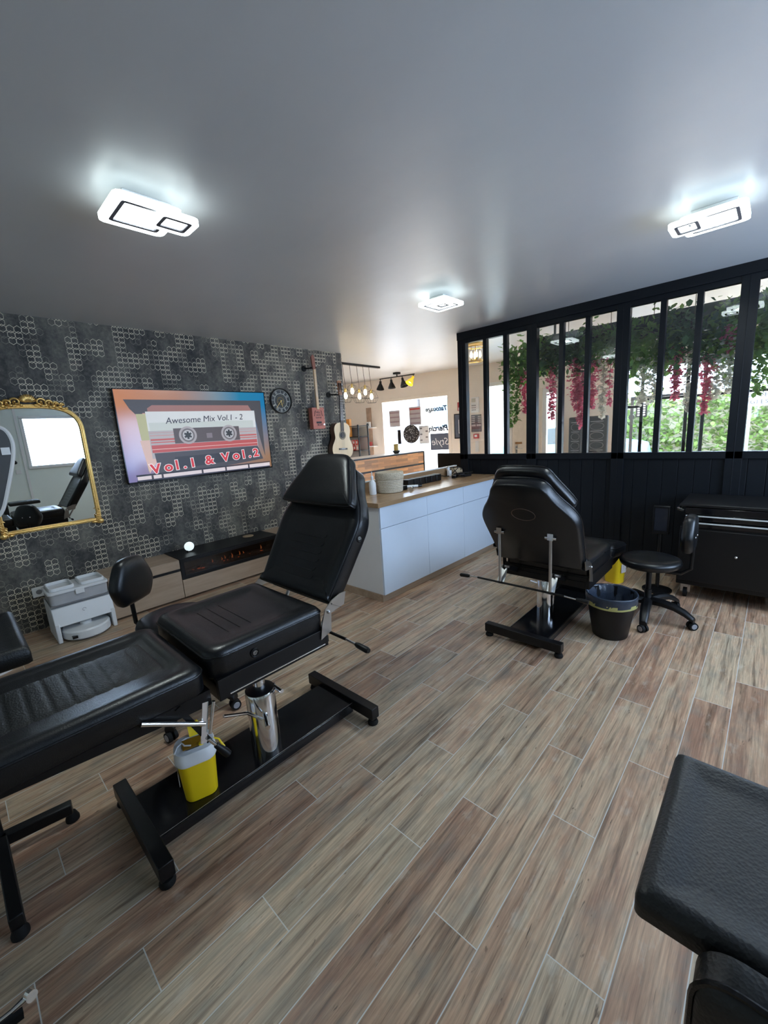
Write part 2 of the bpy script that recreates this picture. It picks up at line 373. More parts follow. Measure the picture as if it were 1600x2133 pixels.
for i, (a, b_, z0, z1) in enumerate(REAR):
    fr = MB(); k = .035
    fr.box(a-k, b_+k, -1.58, -1.485, z1-.02, z1+k).box(a-k, b_+k, -1.58, -1.47, z0-k, z0+.02).box(a-k, a+.02, -1.58, -1.485, z0, z1).box(b_-.02, b_+k, -1.58, -1.485, z0, z1)
    wo = struct(fr.build('window_%d' % (i+1), WHITE, bevel=.004)); MB().box(a+.02, b_-.02, -1.555, -1.549, z0+.02, z1-.02).build('pane', GLASS, wo, smooth=False)
    portal('window_portal', ((a+b_)/2, -1.63, (z0+z1)/2), b_-a, z1-z0, (0, 1, 0))
struct(MB().box(1.10, 1.14, -1.5, -1.485, 0, ZC).build('trim_1', WHITE))
# far wall with shopfront openings
HOL = [(.05, 1.62, .10, 2.115), (2.42, 2.82, .04, 2.19), (3.45, 3.63, .04, 1.98), (4.62, 7.85, .06, 2.20)]
mb = MB(FM); wall_with_holes(-2.0, 8.0, ZC, HOL, lambda a, b_, z0, z1: mb.box(a, b_, 0, .16, z0, z1)); struct(mb.build('wall_far', CREAM, smooth=False))
for i, (a, b_, z0, z1) in enumerate(HOL):
    k = .05 if i != 3 else .04; mt = [CREAM, WHITE, WHITE, BLKF][i]
    fr = MB(FM); y0, y1 = -.012, .10
    fr.box(a-k, b_+k, y0, y1, z1-.015, z1+k).box(a-k, a+.015, y0, y1, z0, z1).box(b_-.015, b_+k, y0, y1, z0, z1).box(a, b_, y0, y1, z0, z0+.04)
    if i == 3:
        for u in (4.86, 5.42, 5.62, 6.62, 6.95): fr.box(u-.022, u+.022, .02, .09, z0, z1)
        fr.box(4.62, 4.86, .02, .09, 1.60, 1.64).box(4.86, 6.62, .03, .08, 1.70, 1.735)
    wo = struct(fr.build('window_%d' % (i+3) if i not in (1, 2) else 'door_%d' % i, mt, bevel=.004))
    MB(FM).box(a+.015, b_-.015, .05, .056, z0+.04, z1-.015).build('pane', GLASS if i in (0, 3) else CACHE.setdefault('frost', glassmat('door_glass', (.95, 1, 1), .06)), wo, smooth=False)
    c0 = FP((a+b_)/2, .17, (z0+z1)/2); portal('shopfront_portal', c0, b_-a, z1-z0, -DN)
# cream inner door between the glazed doors
dr = struct(MB(FM).box(2.90, 3.40, -.035, -.001, .01, 2.05).build('door_3', mat('cream_door', (.80, .71, .60), .5), bevel=.004))
MB(FM).box(2.94, 3.06, -.042, -.035, 1.115, 1.15).build('door_sign', mat('brown_sign', (.33, .17, .06), .5), dr)
mb = MB(FM); mb.cyl((2.96, -.035, 1.03), (2.96, -.08, 1.03), .012).cyl((2.96, -.075, 1.03), (3.08, -.075, 1.03), .009); mb.box(2.94, 2.98, -.04, -.035, .93, 1.08); mb.build('door_handle', STEEL, dr)
struct(MB(FM).box(3.69, 3.73, -.02, -.001, 0, 2.1).build('trim_2', CREAM))
# black glazed partition
pm = MB(); posts = [2.90-.055, 1.978, 1.114, .242, -.63, -1.47]
for y in posts: pm.box(XP-.035, XP+.035, y-.055, y+.055, 0, 2.50)
pm.box(XP-.045, XP+.045, -1.5, 2.90, 2.50, ZC)
pm.box(XP-.03, XP+.03, -1.5, 2.90, 2.455, 2.50); pm.box(XP-.035, XP+.035, -1.5, 2.90, 1.085, 1.145); pm.box(XP-.035, XP+.035, -1.5, 2.90, 0, .10)
for a, b_ in zip(posts, posts[1:]):
    n = 3; 
    for k in range(1, n): y = a-.055 + (b_-a+.11)*k/n; pm.box(XP-.03, XP+.03, y-.0225, y+.0225, 1.14, 2.46)
for y in posts: pm.box(XP-.037, XP-.034, y-.002, y+.002, 0, 2.5)
part = struct(pm.build('wall_partition', BLKF, smooth=False, bevel=.003))
pp = MB(); y = -1.5
while y < 2.84: pp.box(XP-.014, XP+.014, y, y+.1135, .09, 1.09); y += .118
pp.box(XP-.006, XP+.006, -1.5, 2.85, .09, 1.09); pp.build('grooved_panel', BLKF, part, smooth=False, bevel=.002)
for a, b_ in zip(posts, posts[1:]):
    for k in range(3):
        y0 = a-.055+(b_-a+.11)*k/3; y1 = a-.055+(b_-a+.11)*(k+1)/3
        MB().box(XP-.003, XP+.003, y1, y0, 1.14, 2.46).build('pane', GLASSP, part, smooth=False)
# ------------------------------------------------------------------ ceiling lamps
def rring(mb, x0, x1, y0, y1, wd, z0, z1, rad):
    o = rrect(x0, x1, y0, y1, rad, 5); i = rrect(x0+wd, x1-wd, y0+wd, y1-wd, max(.004, rad-wd*.6), 5)
    n = min(len(o), len(i))
    def res(p, n=64):
        # resample by arc length from angle so both loops match
        cx = (x0+x1)/2; cy = (y0+y1)/2; out = []
        for k in range(n):
            a = 2*PI*k/n; dx, dy = math.cos(a), math.sin(a); best = None
            for q in range(len(p)):
                ax, ay = p[q][0]-cx, p[q][1]-cy; bx, by = p[(q+1) % len(p)][0]-cx, p[(q+1) % len(p)][1]-cy
                ex, ey = bx-ax, by-ay; den = dx*ey-dy*ex
                if abs(den) < 1e-12: continue
                tt = (ax*ey-ay*ex)/den; u = (ax*dy-ay*dx)/den
                if tt > 0 and -1e-6 <= u <= 1+1e-6: best = tt if best is None else max(best, tt)
            out.append((cx+dx*best, cy+dy*best))
        return out
    O, I = res(o), res(i); n = 64
    vs = [(x, y, z0) for x, y in O]+[(x, y, z1) for x, y in O]+[(x, y, z0) for x, y in I]+[(x, y, z1) for x, y in I]; fs = []
    for j in range(n):
        k = (j+1) % n; fs += [(j, k, n+k, n+j), (2*n+k, 2*n+j, 3*n+j, 3*n+k), (k, j, 2*n+j, 2*n+k), (n+j, n+k, 3*n+k, 3*n+j)]
    mb.add(vs, fs)
GREYL = mat('lamp_grey_channel', (.10, .10, .12), .6)
def ceiling_lamp(loc, big, small, box, label):
    L0 = Vector(loc); e = empty('ceiling_lamp', loc, 0, label, 'ceiling lamp', 'square led lamps on the grey ceiling')
    def rel(q): return (q[0]-L0.x, q[1]-L0.x, q[2]-L0.y, q[3]-L0.y)
    for nm, q, z in (('large_frame', big, -.085), ('small_frame', small, -.100)):
        x0, x1, y0, y1 = rel(q); wd = .034 if nm[0] == 'l' else .026
        mb = MB(); rring(mb, x0, x1, y0, y1, wd, z, z+.022, .03); fr = mb.build(nm, LEDM, e)
        mb = MB(); rring(mb, x0+wd+.0005, x1-wd-.0005, y0+wd+.0005, y1-wd-.0005, .015, z-.0005, z+.022, .012); mb.build('channel', GREYL, fr)
        mb = MB(); rring(mb, x0+wd+.0165, x1-wd-.0165, y0+wd+.0165, y1-wd-.0165, .020, z+.004, z+.022, .010); mb.build('inner_light', LEDM, fr)
        MB().box(x0+.02, x1-.02, y0+.02, y1-.02, z+.0225, z+.027).build('backing', WHITE, fr)
    bx = rel(big); l = bpy.data.lights.new('lamp_light', 'AREA'); l.shape = 'SQUARE'; l.size = .13; l.energy = LAMP_W; l.color = (.90, 1, .99)
    lo = bpy.data.objects.new('lamp_light', l); COL.objects.link(lo); lo.parent = e; lo.location = ((bx[0]+bx[1])/2, (bx[2]+bx[3])/2, -.064)
    g = bpy.data.lights.new('lamp_glow', 'AREA'); g.shape = 'SQUARE'; g.size = .24; g.energy = LAMP_W*.008; g.color = (.80, 1, 1)
    go = bpy.data.objects.new('lamp_glow', g); COL.objects.link(go); go.parent = e; go.location = ((bx[0]+bx[1])/2, (bx[2]+bx[3])/2, -.0575); go.rotation_euler = (PI, 0, 0)
    x0, x1, y0, y1 = rel(box); mb = MB(); mb.box(x0, x1, y0, y1, -.056, 0); h = mb.build('housing', WHITE, e, bevel=.003)
    for q in (x0+.03, x1-.07):
        mb = MB(); mb.box(q, q+.035, y0-.0005, y0+.001, -.017, -.016)
        for k in range(5): mb.box(q+k*.008, q+.003+k*.008, y0-.001, y0+.002, -.04, -.016)
        mb.build('vent', BLKP, h)
    return e
ceiling_lamp((.84, 2.17, ZC), (.680, .955, 2.033, 2.312), (.85, 1.03, 2.036, 2.20), (.745, .948, 2.14, 2.30), 'square double frame led ceiling lamp nearest the television wall, on the left')
ceiling_lamp((3.12, .36, ZC), (2.97, 3.26, .20, .487), (2.957, 3.153, .375, .536), (3.105, 3.25, .25, .455), 'square double frame led ceiling lamp on the right, in front of the glazed partition')
ceiling_lamp((3.14, 2.17, ZC), (2.972, 3.275, 2.02, 2.30), (3.02, 3.155, 2.05, 2.188), (3.115, 3.25, 2.13, 2.27), 'square double frame led ceiling lamp above the white cabinets, farthest of the three')
# ------------------------------------------------------------------ tattoo chairs
PADP = [(.012, 0), (0, .012), (0, .075), (.003, .088), (.012, .098), (.03, .104), (.05, .103), (.068, .097), (.078, .093), (.20, .093)]
def pad_part(name, outl, M, parent, mt=LEATH, prof=PADP, pip=.078, ppart=True):
    o = MB(M).pad(outl, prof).build(name, mt, parent, ang=60)
    if ppart:
        MB(M).tube([(x, y, pip) for x, y in outl], .0042, 6, True).build('piping', LEATHG, o)
    return o
def ribs(name, x0, x1, y0, y1, n, M, parent, z, mt, along=0):
    """quilted panel of n channels between x0..x1"""
    mb = MB(M); nx, ny = n*8, 10; vs = []; fs = []
    for i in range(nx+1):
        for j in range(ny+1):
            ph = (i/nx*n) % 1.0
            h = .0022*(1-abs(2*ph-1)**5) if 0 < i < nx else 0
            e = min(1, 4*min(j, ny-j)/ny*1.3); 
            vs.append((x0+(x1-x0)*i/nx, y0+(y1-y0)*j/ny, z+h*e+.0008*(e > 0) - (.004 if (i in (0, nx) or j in (0, ny)) else 0)))
    for i in range(nx):
        for j in range(ny): a = i*(ny+1)+j; fs.append((a, a+ny+1, a+ny+2, a+1))
    mb.add(vs, fs); return mb.build(name, mt, parent, ang=70)
def swirl_button(M, parent):
    mb = MB(M); mb.lathe([(.019, 0), (.019, .003), (.016, .006), (.013, .004), (.013, .002)], n=24); b_ = mb.build('side_button', BLKP, parent)
    MB(M).tube([(.010*(1-k/30)*math.cos(k*.45), .010*(1-k/30)*math.sin(k*.45), .0045) for k in range(26)], .0016, 6).build('button_swirl', STEEL, b_)
def tattoo_chair(loc, rz, h, label, barx, barz, levers=True, yo=.0525, leglen=.78, legtilt=0):
    e = empty('tattoo_chair', loc, rz, label, 'tattoo chair', 'black tattoo chairs')
    mb = MB(); mb.box(-.49, .49, -.118, .155, .070, .077); mb.box(-.49, .49, -.118, -.112, .022, .07); mb.box(-.49, .49, .149, .155, .022, .07); mb.build('base_plate', BLKG, e, bevel=.003)
    MB().box(-.485, .485, -.1195, -.118, .0755, .0775).build('edge_trim', STEEL, e)
    for sx in (-1, 1):
        br = MB().box(sx*.51-.025, sx*.51+.025, -.268, .268, .037, .098).build('base_bar', BLKM, e, bevel=.003)
        for sy in (-1, 1): MB().lathe([(.012, 0), (.012, .012)], (sx*.51, sy*.245, .026), 16).lathe([(.026, 0), (.028, .008), (.022, .024)], (sx*.51, sy*.245, .002), 20).build('rubber_foot', RUB, br)
    cx, cy = .02, -.035
    top = h-.185
    ch = min(.375, top-.05)
    MB().lathe([(.065, .077), (.065, ch-.01), (.060, ch)], (cx, cy, 0), 40).build('pump_cylinder', CHROME, e, ang=30)
    MB().lathe([(.062, ch), (.064, ch+.006), (.045, ch+.012)], (cx, cy, 0), 32).build('cylinder_cap', BLKP, e)
    MB().lathe([(.028, ch+.012), (.028, top+.005)], (cx, cy, 0), 24).build('piston', CHROME, e)
    pk = MB(); zz = ch-.09
    pk.cyl((cx-.02, cy-.06, zz), (cx-.055, cy-.14, zz-.005), .011).build('pump_clamp', CHROME, e); pk = MB()
    pk.cyl((cx+.04, cy+.05, zz+.06), (cx+.08, cy-.0, zz+.075), .008).cyl((cx+.07, cy-.07, zz+.07), (cx+.07, cy+.02, zz+.07), .010)
    pk.build('pump_clamp', CHROME, e); pk = MB()
    pk.tube([(cx-.05, cy-.09, zz+.01), (cx-.10, cy-.06, zz+.055), (cx-.20, cy-.06, zz+.10)], .007, 8); pk.build('pump_pedal', CHROME, e)
    # seat
    fr = MB(); fr.box(-.24, .275, yo-.295, yo-.28, top, h-.10); fr.box(-.24, .275, yo+.28, yo+.295, top, h-.10); fr.box(-.24, .27, yo-.28, yo+.28, h-.125, h-.10); fr.box(-.24, -.22, yo-.28, yo+.28, top, h-.11); fr.box(.25, .275, yo-.28, yo+.28, top, h-.11)
    fr.box(-.08, .12, cy-.09, cy+.09, top-.004, h-.11)
    sf = fr.build('seat_frame', BLKM, e, bevel=.002)
    MB().box(-.20, .255, yo-.298, yo-.295, top+.012, top+.016).build('trim_strip', CHROME, sf)
    so = rrect(-.255, .265, yo-.2875, yo+.2875, [.03, .03, .06, .06], 6)
    sp = [(.012, -.115), (0, -.10), (0, -.022), (.003, -.010), (.012, .002), (.03, .008), (.055, .008), (.08, .001), (.095, -.003), (.16, -.003)]
    Ms = Matrix.Translation((0, 0, h))
    st = pad_part('seat', so, Ms, e, LEATH, sp, -.020)
    mb = MB(Ms)
    for u in (-.11, -.06, -.01): mb.tube([(u, yo-.15, -.0025), (u, yo+.15, -.0025)], .0012, 5)
    mb.build('stitching', LEATHG, st)
    swirl_button(Ms @ Matrix.Translation((-.08, yo-.288, -.062)) @ Matrix.Rotation(PI/2, 4, 'X'), st)
    # leg rest
    Ml = Matrix.Translation((-.27, 0, h-.03-.103)) @ Matrix.Rotation(-legtilt, 4, 'Y') @ Matrix.Translation((.27, 0, 0))
    lo = rrect(-.27-leglen, -.27, yo-.285, yo+.285, [.05, .05, .05, .05], 6)
    lg = pad_part('leg_rest', lo, Ml, e, LEATH)
    ribs('ribbed_panel', -.27-leglen+.10, -.36, yo-.17, yo+.17, int((leglen-.19)/.05), Ml, lg, .0925, LEATH2)
    br = MB(Ml); le = -.27-leglen+.12; br.bar((le, yo-.12, -.018), (-.26, yo-.12, -.018), .03, .03).bar((le, yo+.12, -.018), (-.26, yo+.12, -.018), .03, .03).bar((le, yo-.12, -.018), (le, yo+.12, -.018), .03, .03)
    br.loops([[(le-.02, yy, .002), (-.262, yy, .002), (-.262, yy, -.058), (-.40, yy, -.05), (le-.02, yy, -.004)] for yy in (yo-.272, yo+.272)])
    br.build('leg_frame', BLKM, e)
    if levers:
        y = -.238
        lv = MB(); lv.cyl((-.497, y, h-.122), (-.305, y, h-.238), .008).bar((-.285, y+.02, h-.17), (-.315, y+.01, h-.315), .022, .006, (0, 1, 0)).cyl((-.262, y, h-.17), (-.292, y, h-.285), .006)
        lv.cyl((-.300, y, h-.305), (-.275, y-.008, h-.345), .006); l = lv.build('leg_lever', CHROME, e)
        MB().bar((-.378, y+.02, h-.14), (-.292, y+.02, h-.325), .02, .012, (0, 1, 0)).build('lever_link', BLKM, l)
        MB().tube([(-.280, y-.006, h-.338), (-.255, y-.016, h-.378), (-.246, y-.02, h-.393)], [.010, .0145, .0135], 14).build('handle_grip', BLKP, l)
    # backrest: plane hinged at rear of seat
    ta = math.radians(58)
    v = Vector((math.cos(ta), 0, math.sin(ta))); nrm = Vector((-math.sin(ta), 0, math.cos(ta))); u = Vector((0, -1, 0))
    o_ = Vector((.285, yo, h)) - nrm*.09
    Mb = Matrix((u, v, nrm)).transposed().to_4x4()
    if Mb.to_3x3().determinant() < 0: Mb = Matrix((-u, v, nrm)).transposed().to_4x4()
    Mb.translation = o_
    half = [(.262, .012), (.278, .03), (.288, .12), (.300, .26), (.308, .37), (.300, .43), (.268, .495), (.225, .555), (.195, .605), (.172, .655), (.135, .69), (.06, .702)]
    ctrl = half + [(-x, y) for x, y in reversed(half)]
    bo = smooth_poly(ctrl, 4)
    bp = [(.010, 0), (0, .012), (0, .072), (.003, .084), (.012, .092), (.03, .097), (.05, .096), (.07, .091), (.09, .090)]
    bk = pad_part('backrest', bo, Mb, e, LEATH, bp, .075)
    sm = MB(Mb)
    for k in range(6):
        vv = .09+k*.042
        sm.tube([(-.13, vv, .0905), (.11, vv, .0905), (.125, vv+.008, .0905), (.13, vv+.02, .0905)], .0016, 5)
    sm.build('stitching', LEATHG, bk)
    swirl_button(Mb @ Matrix.Translation((.303, .34, .045)) @ Matrix.Rotation(PI/2, 4, 'Y'), bk)
    rg = [(.075*math.cos(2*PI*k/40), .47+.048*math.sin(2*PI*k/40), -.001) for k in range(40)]
    MB(Mb).tube(rg, .0022, 6, True).build('oval_seam', mat('brown_thread', (.10, .06, .045), .6), bk)
    hh = [(.262, .462), (.275, .472), (.274, .492), (.250, .545), (.215, .61), (.185, .665), (.165, .705), (.13, .728), (.06, .736)]
    ho = smooth_poly([(.14, .458)] + hh + [(-x, y) for x, y in reversed(hh)] + [(-.14, .458)], 4)
    hp = [(.012, .094), (.002, .102), (0, .112), (0, .140), (.004, .150), (.014, .156), (.035, .160), (.06, .161)]
    pad_part('headrest', ho, Mb, e, LEATH, hp, .142)
    # hinges
    for sy in (-1, 1):
        yy = yo+sy*.30; hm = MB()
        p0 = Vector((.285, yy, h-.055)); pts = []
        for k in range(9):
            a = math.radians(65 - k*14); pts.append((p0.x-.03+.155*math.cos(a) if k else p0.x-.01, yy, p0.z+.155*math.sin(a)*.75))
        poly = [(p0.x+.0+(qx-p0.x)*.82, p0.z+.02+(qz-p0.z-.02)*.85) for qx, qz in [(p0.x-.05, p0.z-.03), (p0.x-.02, p0.z+.05), (p0.x+.03, p0.z+.085), (p0.x+.09, p0.z+.105), (p0.x+.135, p0.z+.105), (p0.x+.115, p0.z+.035), (p0.x+.02, p0.z+.02), (p0.x+.01, p0.z-.08), (p0.x-.065, p0.z-.105)]]
        hm.loops([[(x, yy-.002, z) for x, z in poly], [(x, yy+.002, z) for x, z in poly]])
        hg = hm.build('hinge_plate', mat('floor_tinted_chrome', (.42, .40, .37), .32, 1., .1), e, smooth=False); MB().ball((p0.x, yy+sy*.004, p0.z+.03), .008).build('rivet', STEEL, hg)  # grey-tan plate colour stands in for the floor reflected in chrome
    # adjusting bar and rods
    bl = MB(); bl.cyl((barx, -.32, barz), (barx, .28, barz), .007); ab = bl.build('adjust_bar', BLKM, e)
    for sy in (-1, 1):
        MB().cyl((barx, sy*.30 - .02, barz), (barx, sy*.385 - .02, barz-.004), .006).build('lever', CHROME, ab)
    MB().tube([(barx, -.385, barz-.003), (barx, -.40, barz-.004), (barx, -.455, barz-.008), (barx, -.465, barz-.008)], [.009, .013, .014, .010], 14).build('handle_grip', BLKP, ab)
    MB().tube([(barx, .35, barz-.003), (barx, .375, barz-.004), (barx, .42, barz-.006)], [.009, .013, .012], 14).build('handle_grip', BLKP, ab)
    for sy in (-1, 1):
        yy = yo-.03+sy*.17; tp = o_ + v*.30 - nrm*.012; q0 = Vector((tp.x, yy, tp.z)); q1 = Vector((barx, yy, barz+.01))
        rd = MB().cyl(q0, q1, .0095).build('support_rod', STEEL, e)
        mb = MB(); mb.cyl(q0+Vector((0, -.035, 0)), q0+Vector((0, .035, 0)), .010).box(q0.x-.012, q0.x+.012, yy-.018, yy+.018, q0.z-.012, q0.z+.03); mb.build('bracket', CHROME, rd)
        mb = MB(); mb.bar(q1+Vector((0, 0, -.02)), q1+Vector((-.07, 0, .09)), .004, .05, (0, 1, 0)); mb.cyl(q1+Vector((-.06, -.03, .09)), q1+Vector((-.06, .04, .09)), .009); mb.build('slide_plate', STEEL, rd)
    if not levers: pass
    fb = MB(); fb.bar((.26, -.24, h-.155), (.26, .32, h-.155), .04, .03); fb.bar((barx-.05, yo-.20, barz+.10), (.255, yo-.20, h-.15), .012, .03).bar((barx-.05, yo+.14, barz+.10), (.255, yo+.14, h-.15), .012, .03); fb.build('rear_crossbar', BLKM, e)
    return e
tattoo_chair((.785, 1.655, 0), 0, .735, 'reclining black leather tattoo chair in the foreground with ribbed leg rest stretched out', .315, .585)
tattoo_chair((2.99, 1.145, 0), PI, .585, 'black leather tattoo chair seen from behind with oval seam on its back', .53, .43, levers=False, leglen=.42, legtilt=.15)
# ------------------------------------------------------------------ stools on castors
def stool(loc, h, bdir, label, rot=0, grey=False):
    e = empty('work_stool', loc, 0, label, 'stool', 'black work stools')
    MB().lathe([(.03, .09), (.032, .14), (.024, .15), (.024, .22), (.018, .22), (.018, h-.07)], n=20).build('gas_column', BLKP, e)
    for k in range(5):
        a = rot+2*PI*k/5; dx, dy = math.cos(a), math.sin(a); mb = MB()
        pts = [(.02, .135, .038), (.10, .140, .036), (.18, .130, .034), (.245, .105, .031), (.30, .070, .026)]
        secs = []
        for rr, z, hw in pts: secs.append([(dx*rr-dy*sx*hw*.9, dy*rr+dx*sx*hw*.9, z+sz*hw*.6) for sx, sz in ((-1,-1),(1,-1),(1.,.3),(.5,1),(-.5,1),(-1.,.3))])
        mb.loops(secs); arm = mb.build('base_arm', BLKP, e, bevel=.003)
        cxx, cyy = dx*.29, dy*.29; ca = a+.9; px, py = -math.sin(ca), math.cos(ca)
        cs = MB()
        for sg in (-1, 1): cs.cyl((cxx+px*.006*sg, cyy+py*.006*sg, .029), (cxx+px*.024*sg, cyy+py*.024*sg, .029), .029, .027, 18)
        cs.cyl((cxx, cyy, .03), (cxx, cyy, .075), .009); c = cs.build('castor', RUB, arm)
        for sg in (-1, 1): MB().cyl((cxx+px*.0235*sg, cyy+py*.0235*sg, .029), (cxx+px*.026*sg, cyy+py*.026*sg, .029), .019, .017, 18).build('wheel_cap', mat('wheel_grey', (.30, .30, .32), .45), c)
    MB().lathe([(.02, h-.08), (.12, h-.075), (.165, h-.06), (.19, h-.045), (.198, h-.022), (.19, h-.004), (.165, h+.006), (.10, h+.002), (.03, h-.002)], n=40).build('seat', LEATH, e, ang=70)
    b = Vector((math.cos(bdir), math.sin(bdir), 0)); s = Vector((-b.y, b.x, 0))
    st = MB(); st.tube([b*.08+Vector((0,0,h-.085)), b*.19+Vector((0,0,h-.085)), b*.245+Vector((0,0,h-.04)), b*.25+Vector((0,0,h+.12)), b*.235+Vector((0,0,h+.20))], .012, 10)
    st.build('back_support', BLKM, e)
    M = Matrix((s, Vector((0,0,1)), b)).transposed().to_4x4()
    if M.to_3x3().determinant() < 0: M = Matrix((-s, Vector((0,0,1)), b)).transposed().to_4x4()
    M.translation = b*.195+Vector((0, 0, h+.215))
    hf = [(.07, -.128), (.11, -.115), (.142, -.05), (.145, -.005), (.115, .065), (.065, .122)]
    ol = smooth_poly(hf+[(-x, y) for x, y in reversed(hf)], 5)
    bp = MB(M).pad(ol, [(.07, -.012), (.04, -.010), (.018, -.003), (.004, .010), (0, .025), (.004, .050), (.016, .062), (.05, .066)]).build('backrest', LEATH, e, ang=70)
    MB(M).ball((-.04, -.02, .067), .007, (1, 1, .5)).ball((.04, -.02, .067), .007, (1, 1, .5)).build('screw', CHROME, bp)
    return e
stool((.74, 2.36, 0), .56, math.atan2(.21, -.155), 'black round work stool with backrest tucked behind the foreground tattoo chair', .25)
stool((3.42, .598, 0), .46, -PI/2, 'black round work stool beside the waste bin, its backrest before the tool trolley', -1.77)
# ------------------------------------------------------------------ armrests
def armrest(loc, label, pad, hz, post, legs, outl=None, mt=LEATH, th=.055):
    e = empty('armrest_stand', loc, 0, label, 'armrest', 'leather armrest pads on stands')
    ol = rrect(*pad, .013, 4)
    pr = [(.010, 0), (0, .008), (0, th*.62), (.004, th*.85), (.014, th), (.028, th*1.02), (.05, th*.90), (.075, th*.86)]
    MB(Matrix.Translation((0, 0, hz-th))).pad(ol, pr).build('pad', mt, e, ang=70)
    cx, cy = (pad[0]+pad[1])/2, (pad[2]+pad[3])/2
    ms = MB(); ms.cyl((post[0], post[1], .05), (post[0], post[1], hz-th-.02), .0125); ms.build('post', post[2], e)
    MB().bar((post[0], post[1], hz-th-.012), (cx, cy, hz-th-.012), .05, .022).build('pad_bracket', BLKM, e)
    for lx, ly in legs:
        l = MB().bar((post[0], post[1], .06), (lx, ly, .06), .038, .045).build('foot_bar', BLKM, e, bevel=.004)
        MB().lathe([(.024, 0), (.024, .012), (.015, .036)], (lx*.97+post[0]*.03, ly*.97+post[1]*.03, .002), 18).build('rubber_foot', RUB, l)
    return e
armrest((0, 0, 0), 'black leather armrest pad on a stand at the bottom right corner', (.642, 1.035, -.16, .106), .735, (.86, -.08, CHROME), [(.82, -.34), (1.08, -.22), (.88, .04)], mt=LEATH2)
armrest((0, 0, 0), 'black leather armrest pad at the left edge beyond the ribbed leg rest', (-.12, .12, 2.22, 2.84), .70, (-.10, 2.02, BLKM), [(.115, 1.985), (-.095, 1.60), (-.32, 2.03)], mt=LEATH2, th=.08)
# thick padded block on a stand, bottom right corner
e = empty('footrest', (.80, -.13, 0), 0, 'thick black padded block with rounded piped side in front of the corner armrest pad', 'footrest')
Mx = Matrix.Translation((0, 0, 0)) 
ol = rrect(-.16, .150, .46, .75, [.03, .05, .05, .03], 6)
bm_ = Matrix((Vector((0, 1, 0)), Vector((0, 0, 1)), Vector((1, 0, 0)))).transposed().to_4x4(); bm_.translation = (-.237, 0, 0)
pb = MB(bm_).pad(ol, [(.03, 0), (.010, .002), (0, .012), (0, .058), (.012, .067), (.03, .068)]).build('block', LEATH2, e, ang=50)
MB(bm_).tube([(x*1.0, y, .012) for x, y in ol], .0045, 6, True).build('piping', LEATHG, pb)
MB().cyl((-.20, -.13, .05), (-.20, -.13, .47), .02).build('post', BLKM, e)
for k in (0, 1, 3):
    a = PI/2*k; MB().bar((-.2, -.13, .045), (-.2+.11*math.cos(a), -.13+.11*math.sin(a), .03), .035, .03).lathe([(.02, 0), (.02, .02)], (-.2+.10*math.cos(a), -.13+.10*math.sin(a), 0), 12).build('foot_bar', BLKM, e)
# chrome lever with round end, bottom left corner
e = empty('lever_stand', (-.10, 1.30, 0), 0, 'chrome lever with a round end above a black foot at the bottom left corner', 'stand')
MB().tube([(-.10, .0, .10), (-.03, .0, .10), (0, .006, .10)], [.006, .006, .008], 12).build('lever', CHROME, e)
MB().cyl((.006, .006, .104), (.012, -.012, .11), .012, .0125, 24).build('lever_end', mat('polished_steel', (.95, .95, .95), .1, 1., .02), e)
MB().bar((-.16, -.02, .10), (-.01, -.012, .085), .016, .02).build('lever_body', BLKP, e)
MB().lathe([(.05, 0), (.05, .02), (.035, .045), (.0, .055)], (-.035, -.055, 0), 24).build('rubber_foot', RUB, e)
MB().cyl((-.10, -.03, 0), (-.10, -.03, .11), .014).build('post', BLKM, e)
# ------------------------------------------------------------------ sharps containers and bin
def sharps(loc, rz, label, full=True, sc=1.):
    e = empty('sharps_container', loc, rz, label, 'container', 'yellow sharps containers'); e.scale = sc if isinstance(sc, tuple) else (sc, sc, sc)
    def oct_(a, b_, ch): return densify([(-a+ch, -b_), (a-ch, -b_), (a, -b_+ch), (a, b_-ch), (a-ch, b_), (-a+ch, b_), (-a, b_-ch), (-a, -b_+ch)], .02)
    def lp(a, b_, ch, z): return [(x, y, z) for x, y in oct_(a, b_, ch)]
    o0 = rrect(-.052, .052, -.045, .045, .028, 5); n = len(o0)
    def sc_(k, z): return [(x*k, y*k, z) for x, y in o0]
    MB().loops([sc_(.93, 0), sc_(.97, .006), sc_(1.12, .165), sc_(1.15, .168), sc_(1.15, .175)]).build('body', YEL, e, ang=30)
    if full:
        mb = MB(); mb.loops([sc_(1.17, .168), sc_(1.24, .180), sc_(1.22, .205), sc_(1.12, .222), sc_(.75, .226)], True, False); mb.loops([sc_(.75, .226), sc_(.70, .19)], False, True)
        ld = mb.build('lid', WPLAS, e, ang=35)
        MB().box(-.035, .03, -.028, .022, .2262, .2285).build('opening', mat('dark_amber_plastic', (.33, .16, .01), .5), ld)
        MB().add([(-.01, .03, .226), (.045, .03, .226), (.02, .05, .275), (-.012, .045, .268), (-.01, .036, .226), (.045, .036, .226), (.02, .056, .275), (-.012, .051, .268)], [(0,1,2,3),(7,6,5,4),(0,4,5,1),(1,5,6,2),(2,6,7,3),(3,7,4,0)]).build('flap', YEL, ld)
        MB().tube([(-.06, -.03, .228), (-.05, -.005, .232), (-.035, .005, .234), (-.028, -.012, .233), (-.01, -.02, .231)], .0028, 8).build('wire_catch', WPLAS, ld)
        MB().tube([(.055, .0, .215), (.075, -.01, .205), (.088, -.02, .17)], [.003, .003, .004], 8).ball((.020, -.026, .229), .009, (1, 1, .6)).build('strap', YEL, ld)
    MB().box(-.061, -.0595, -.026, .020, .075, .135).build('sticker', mat('paper_sticker', (.6, .56, .54), .6, 0, .5, 160), e)
    return e
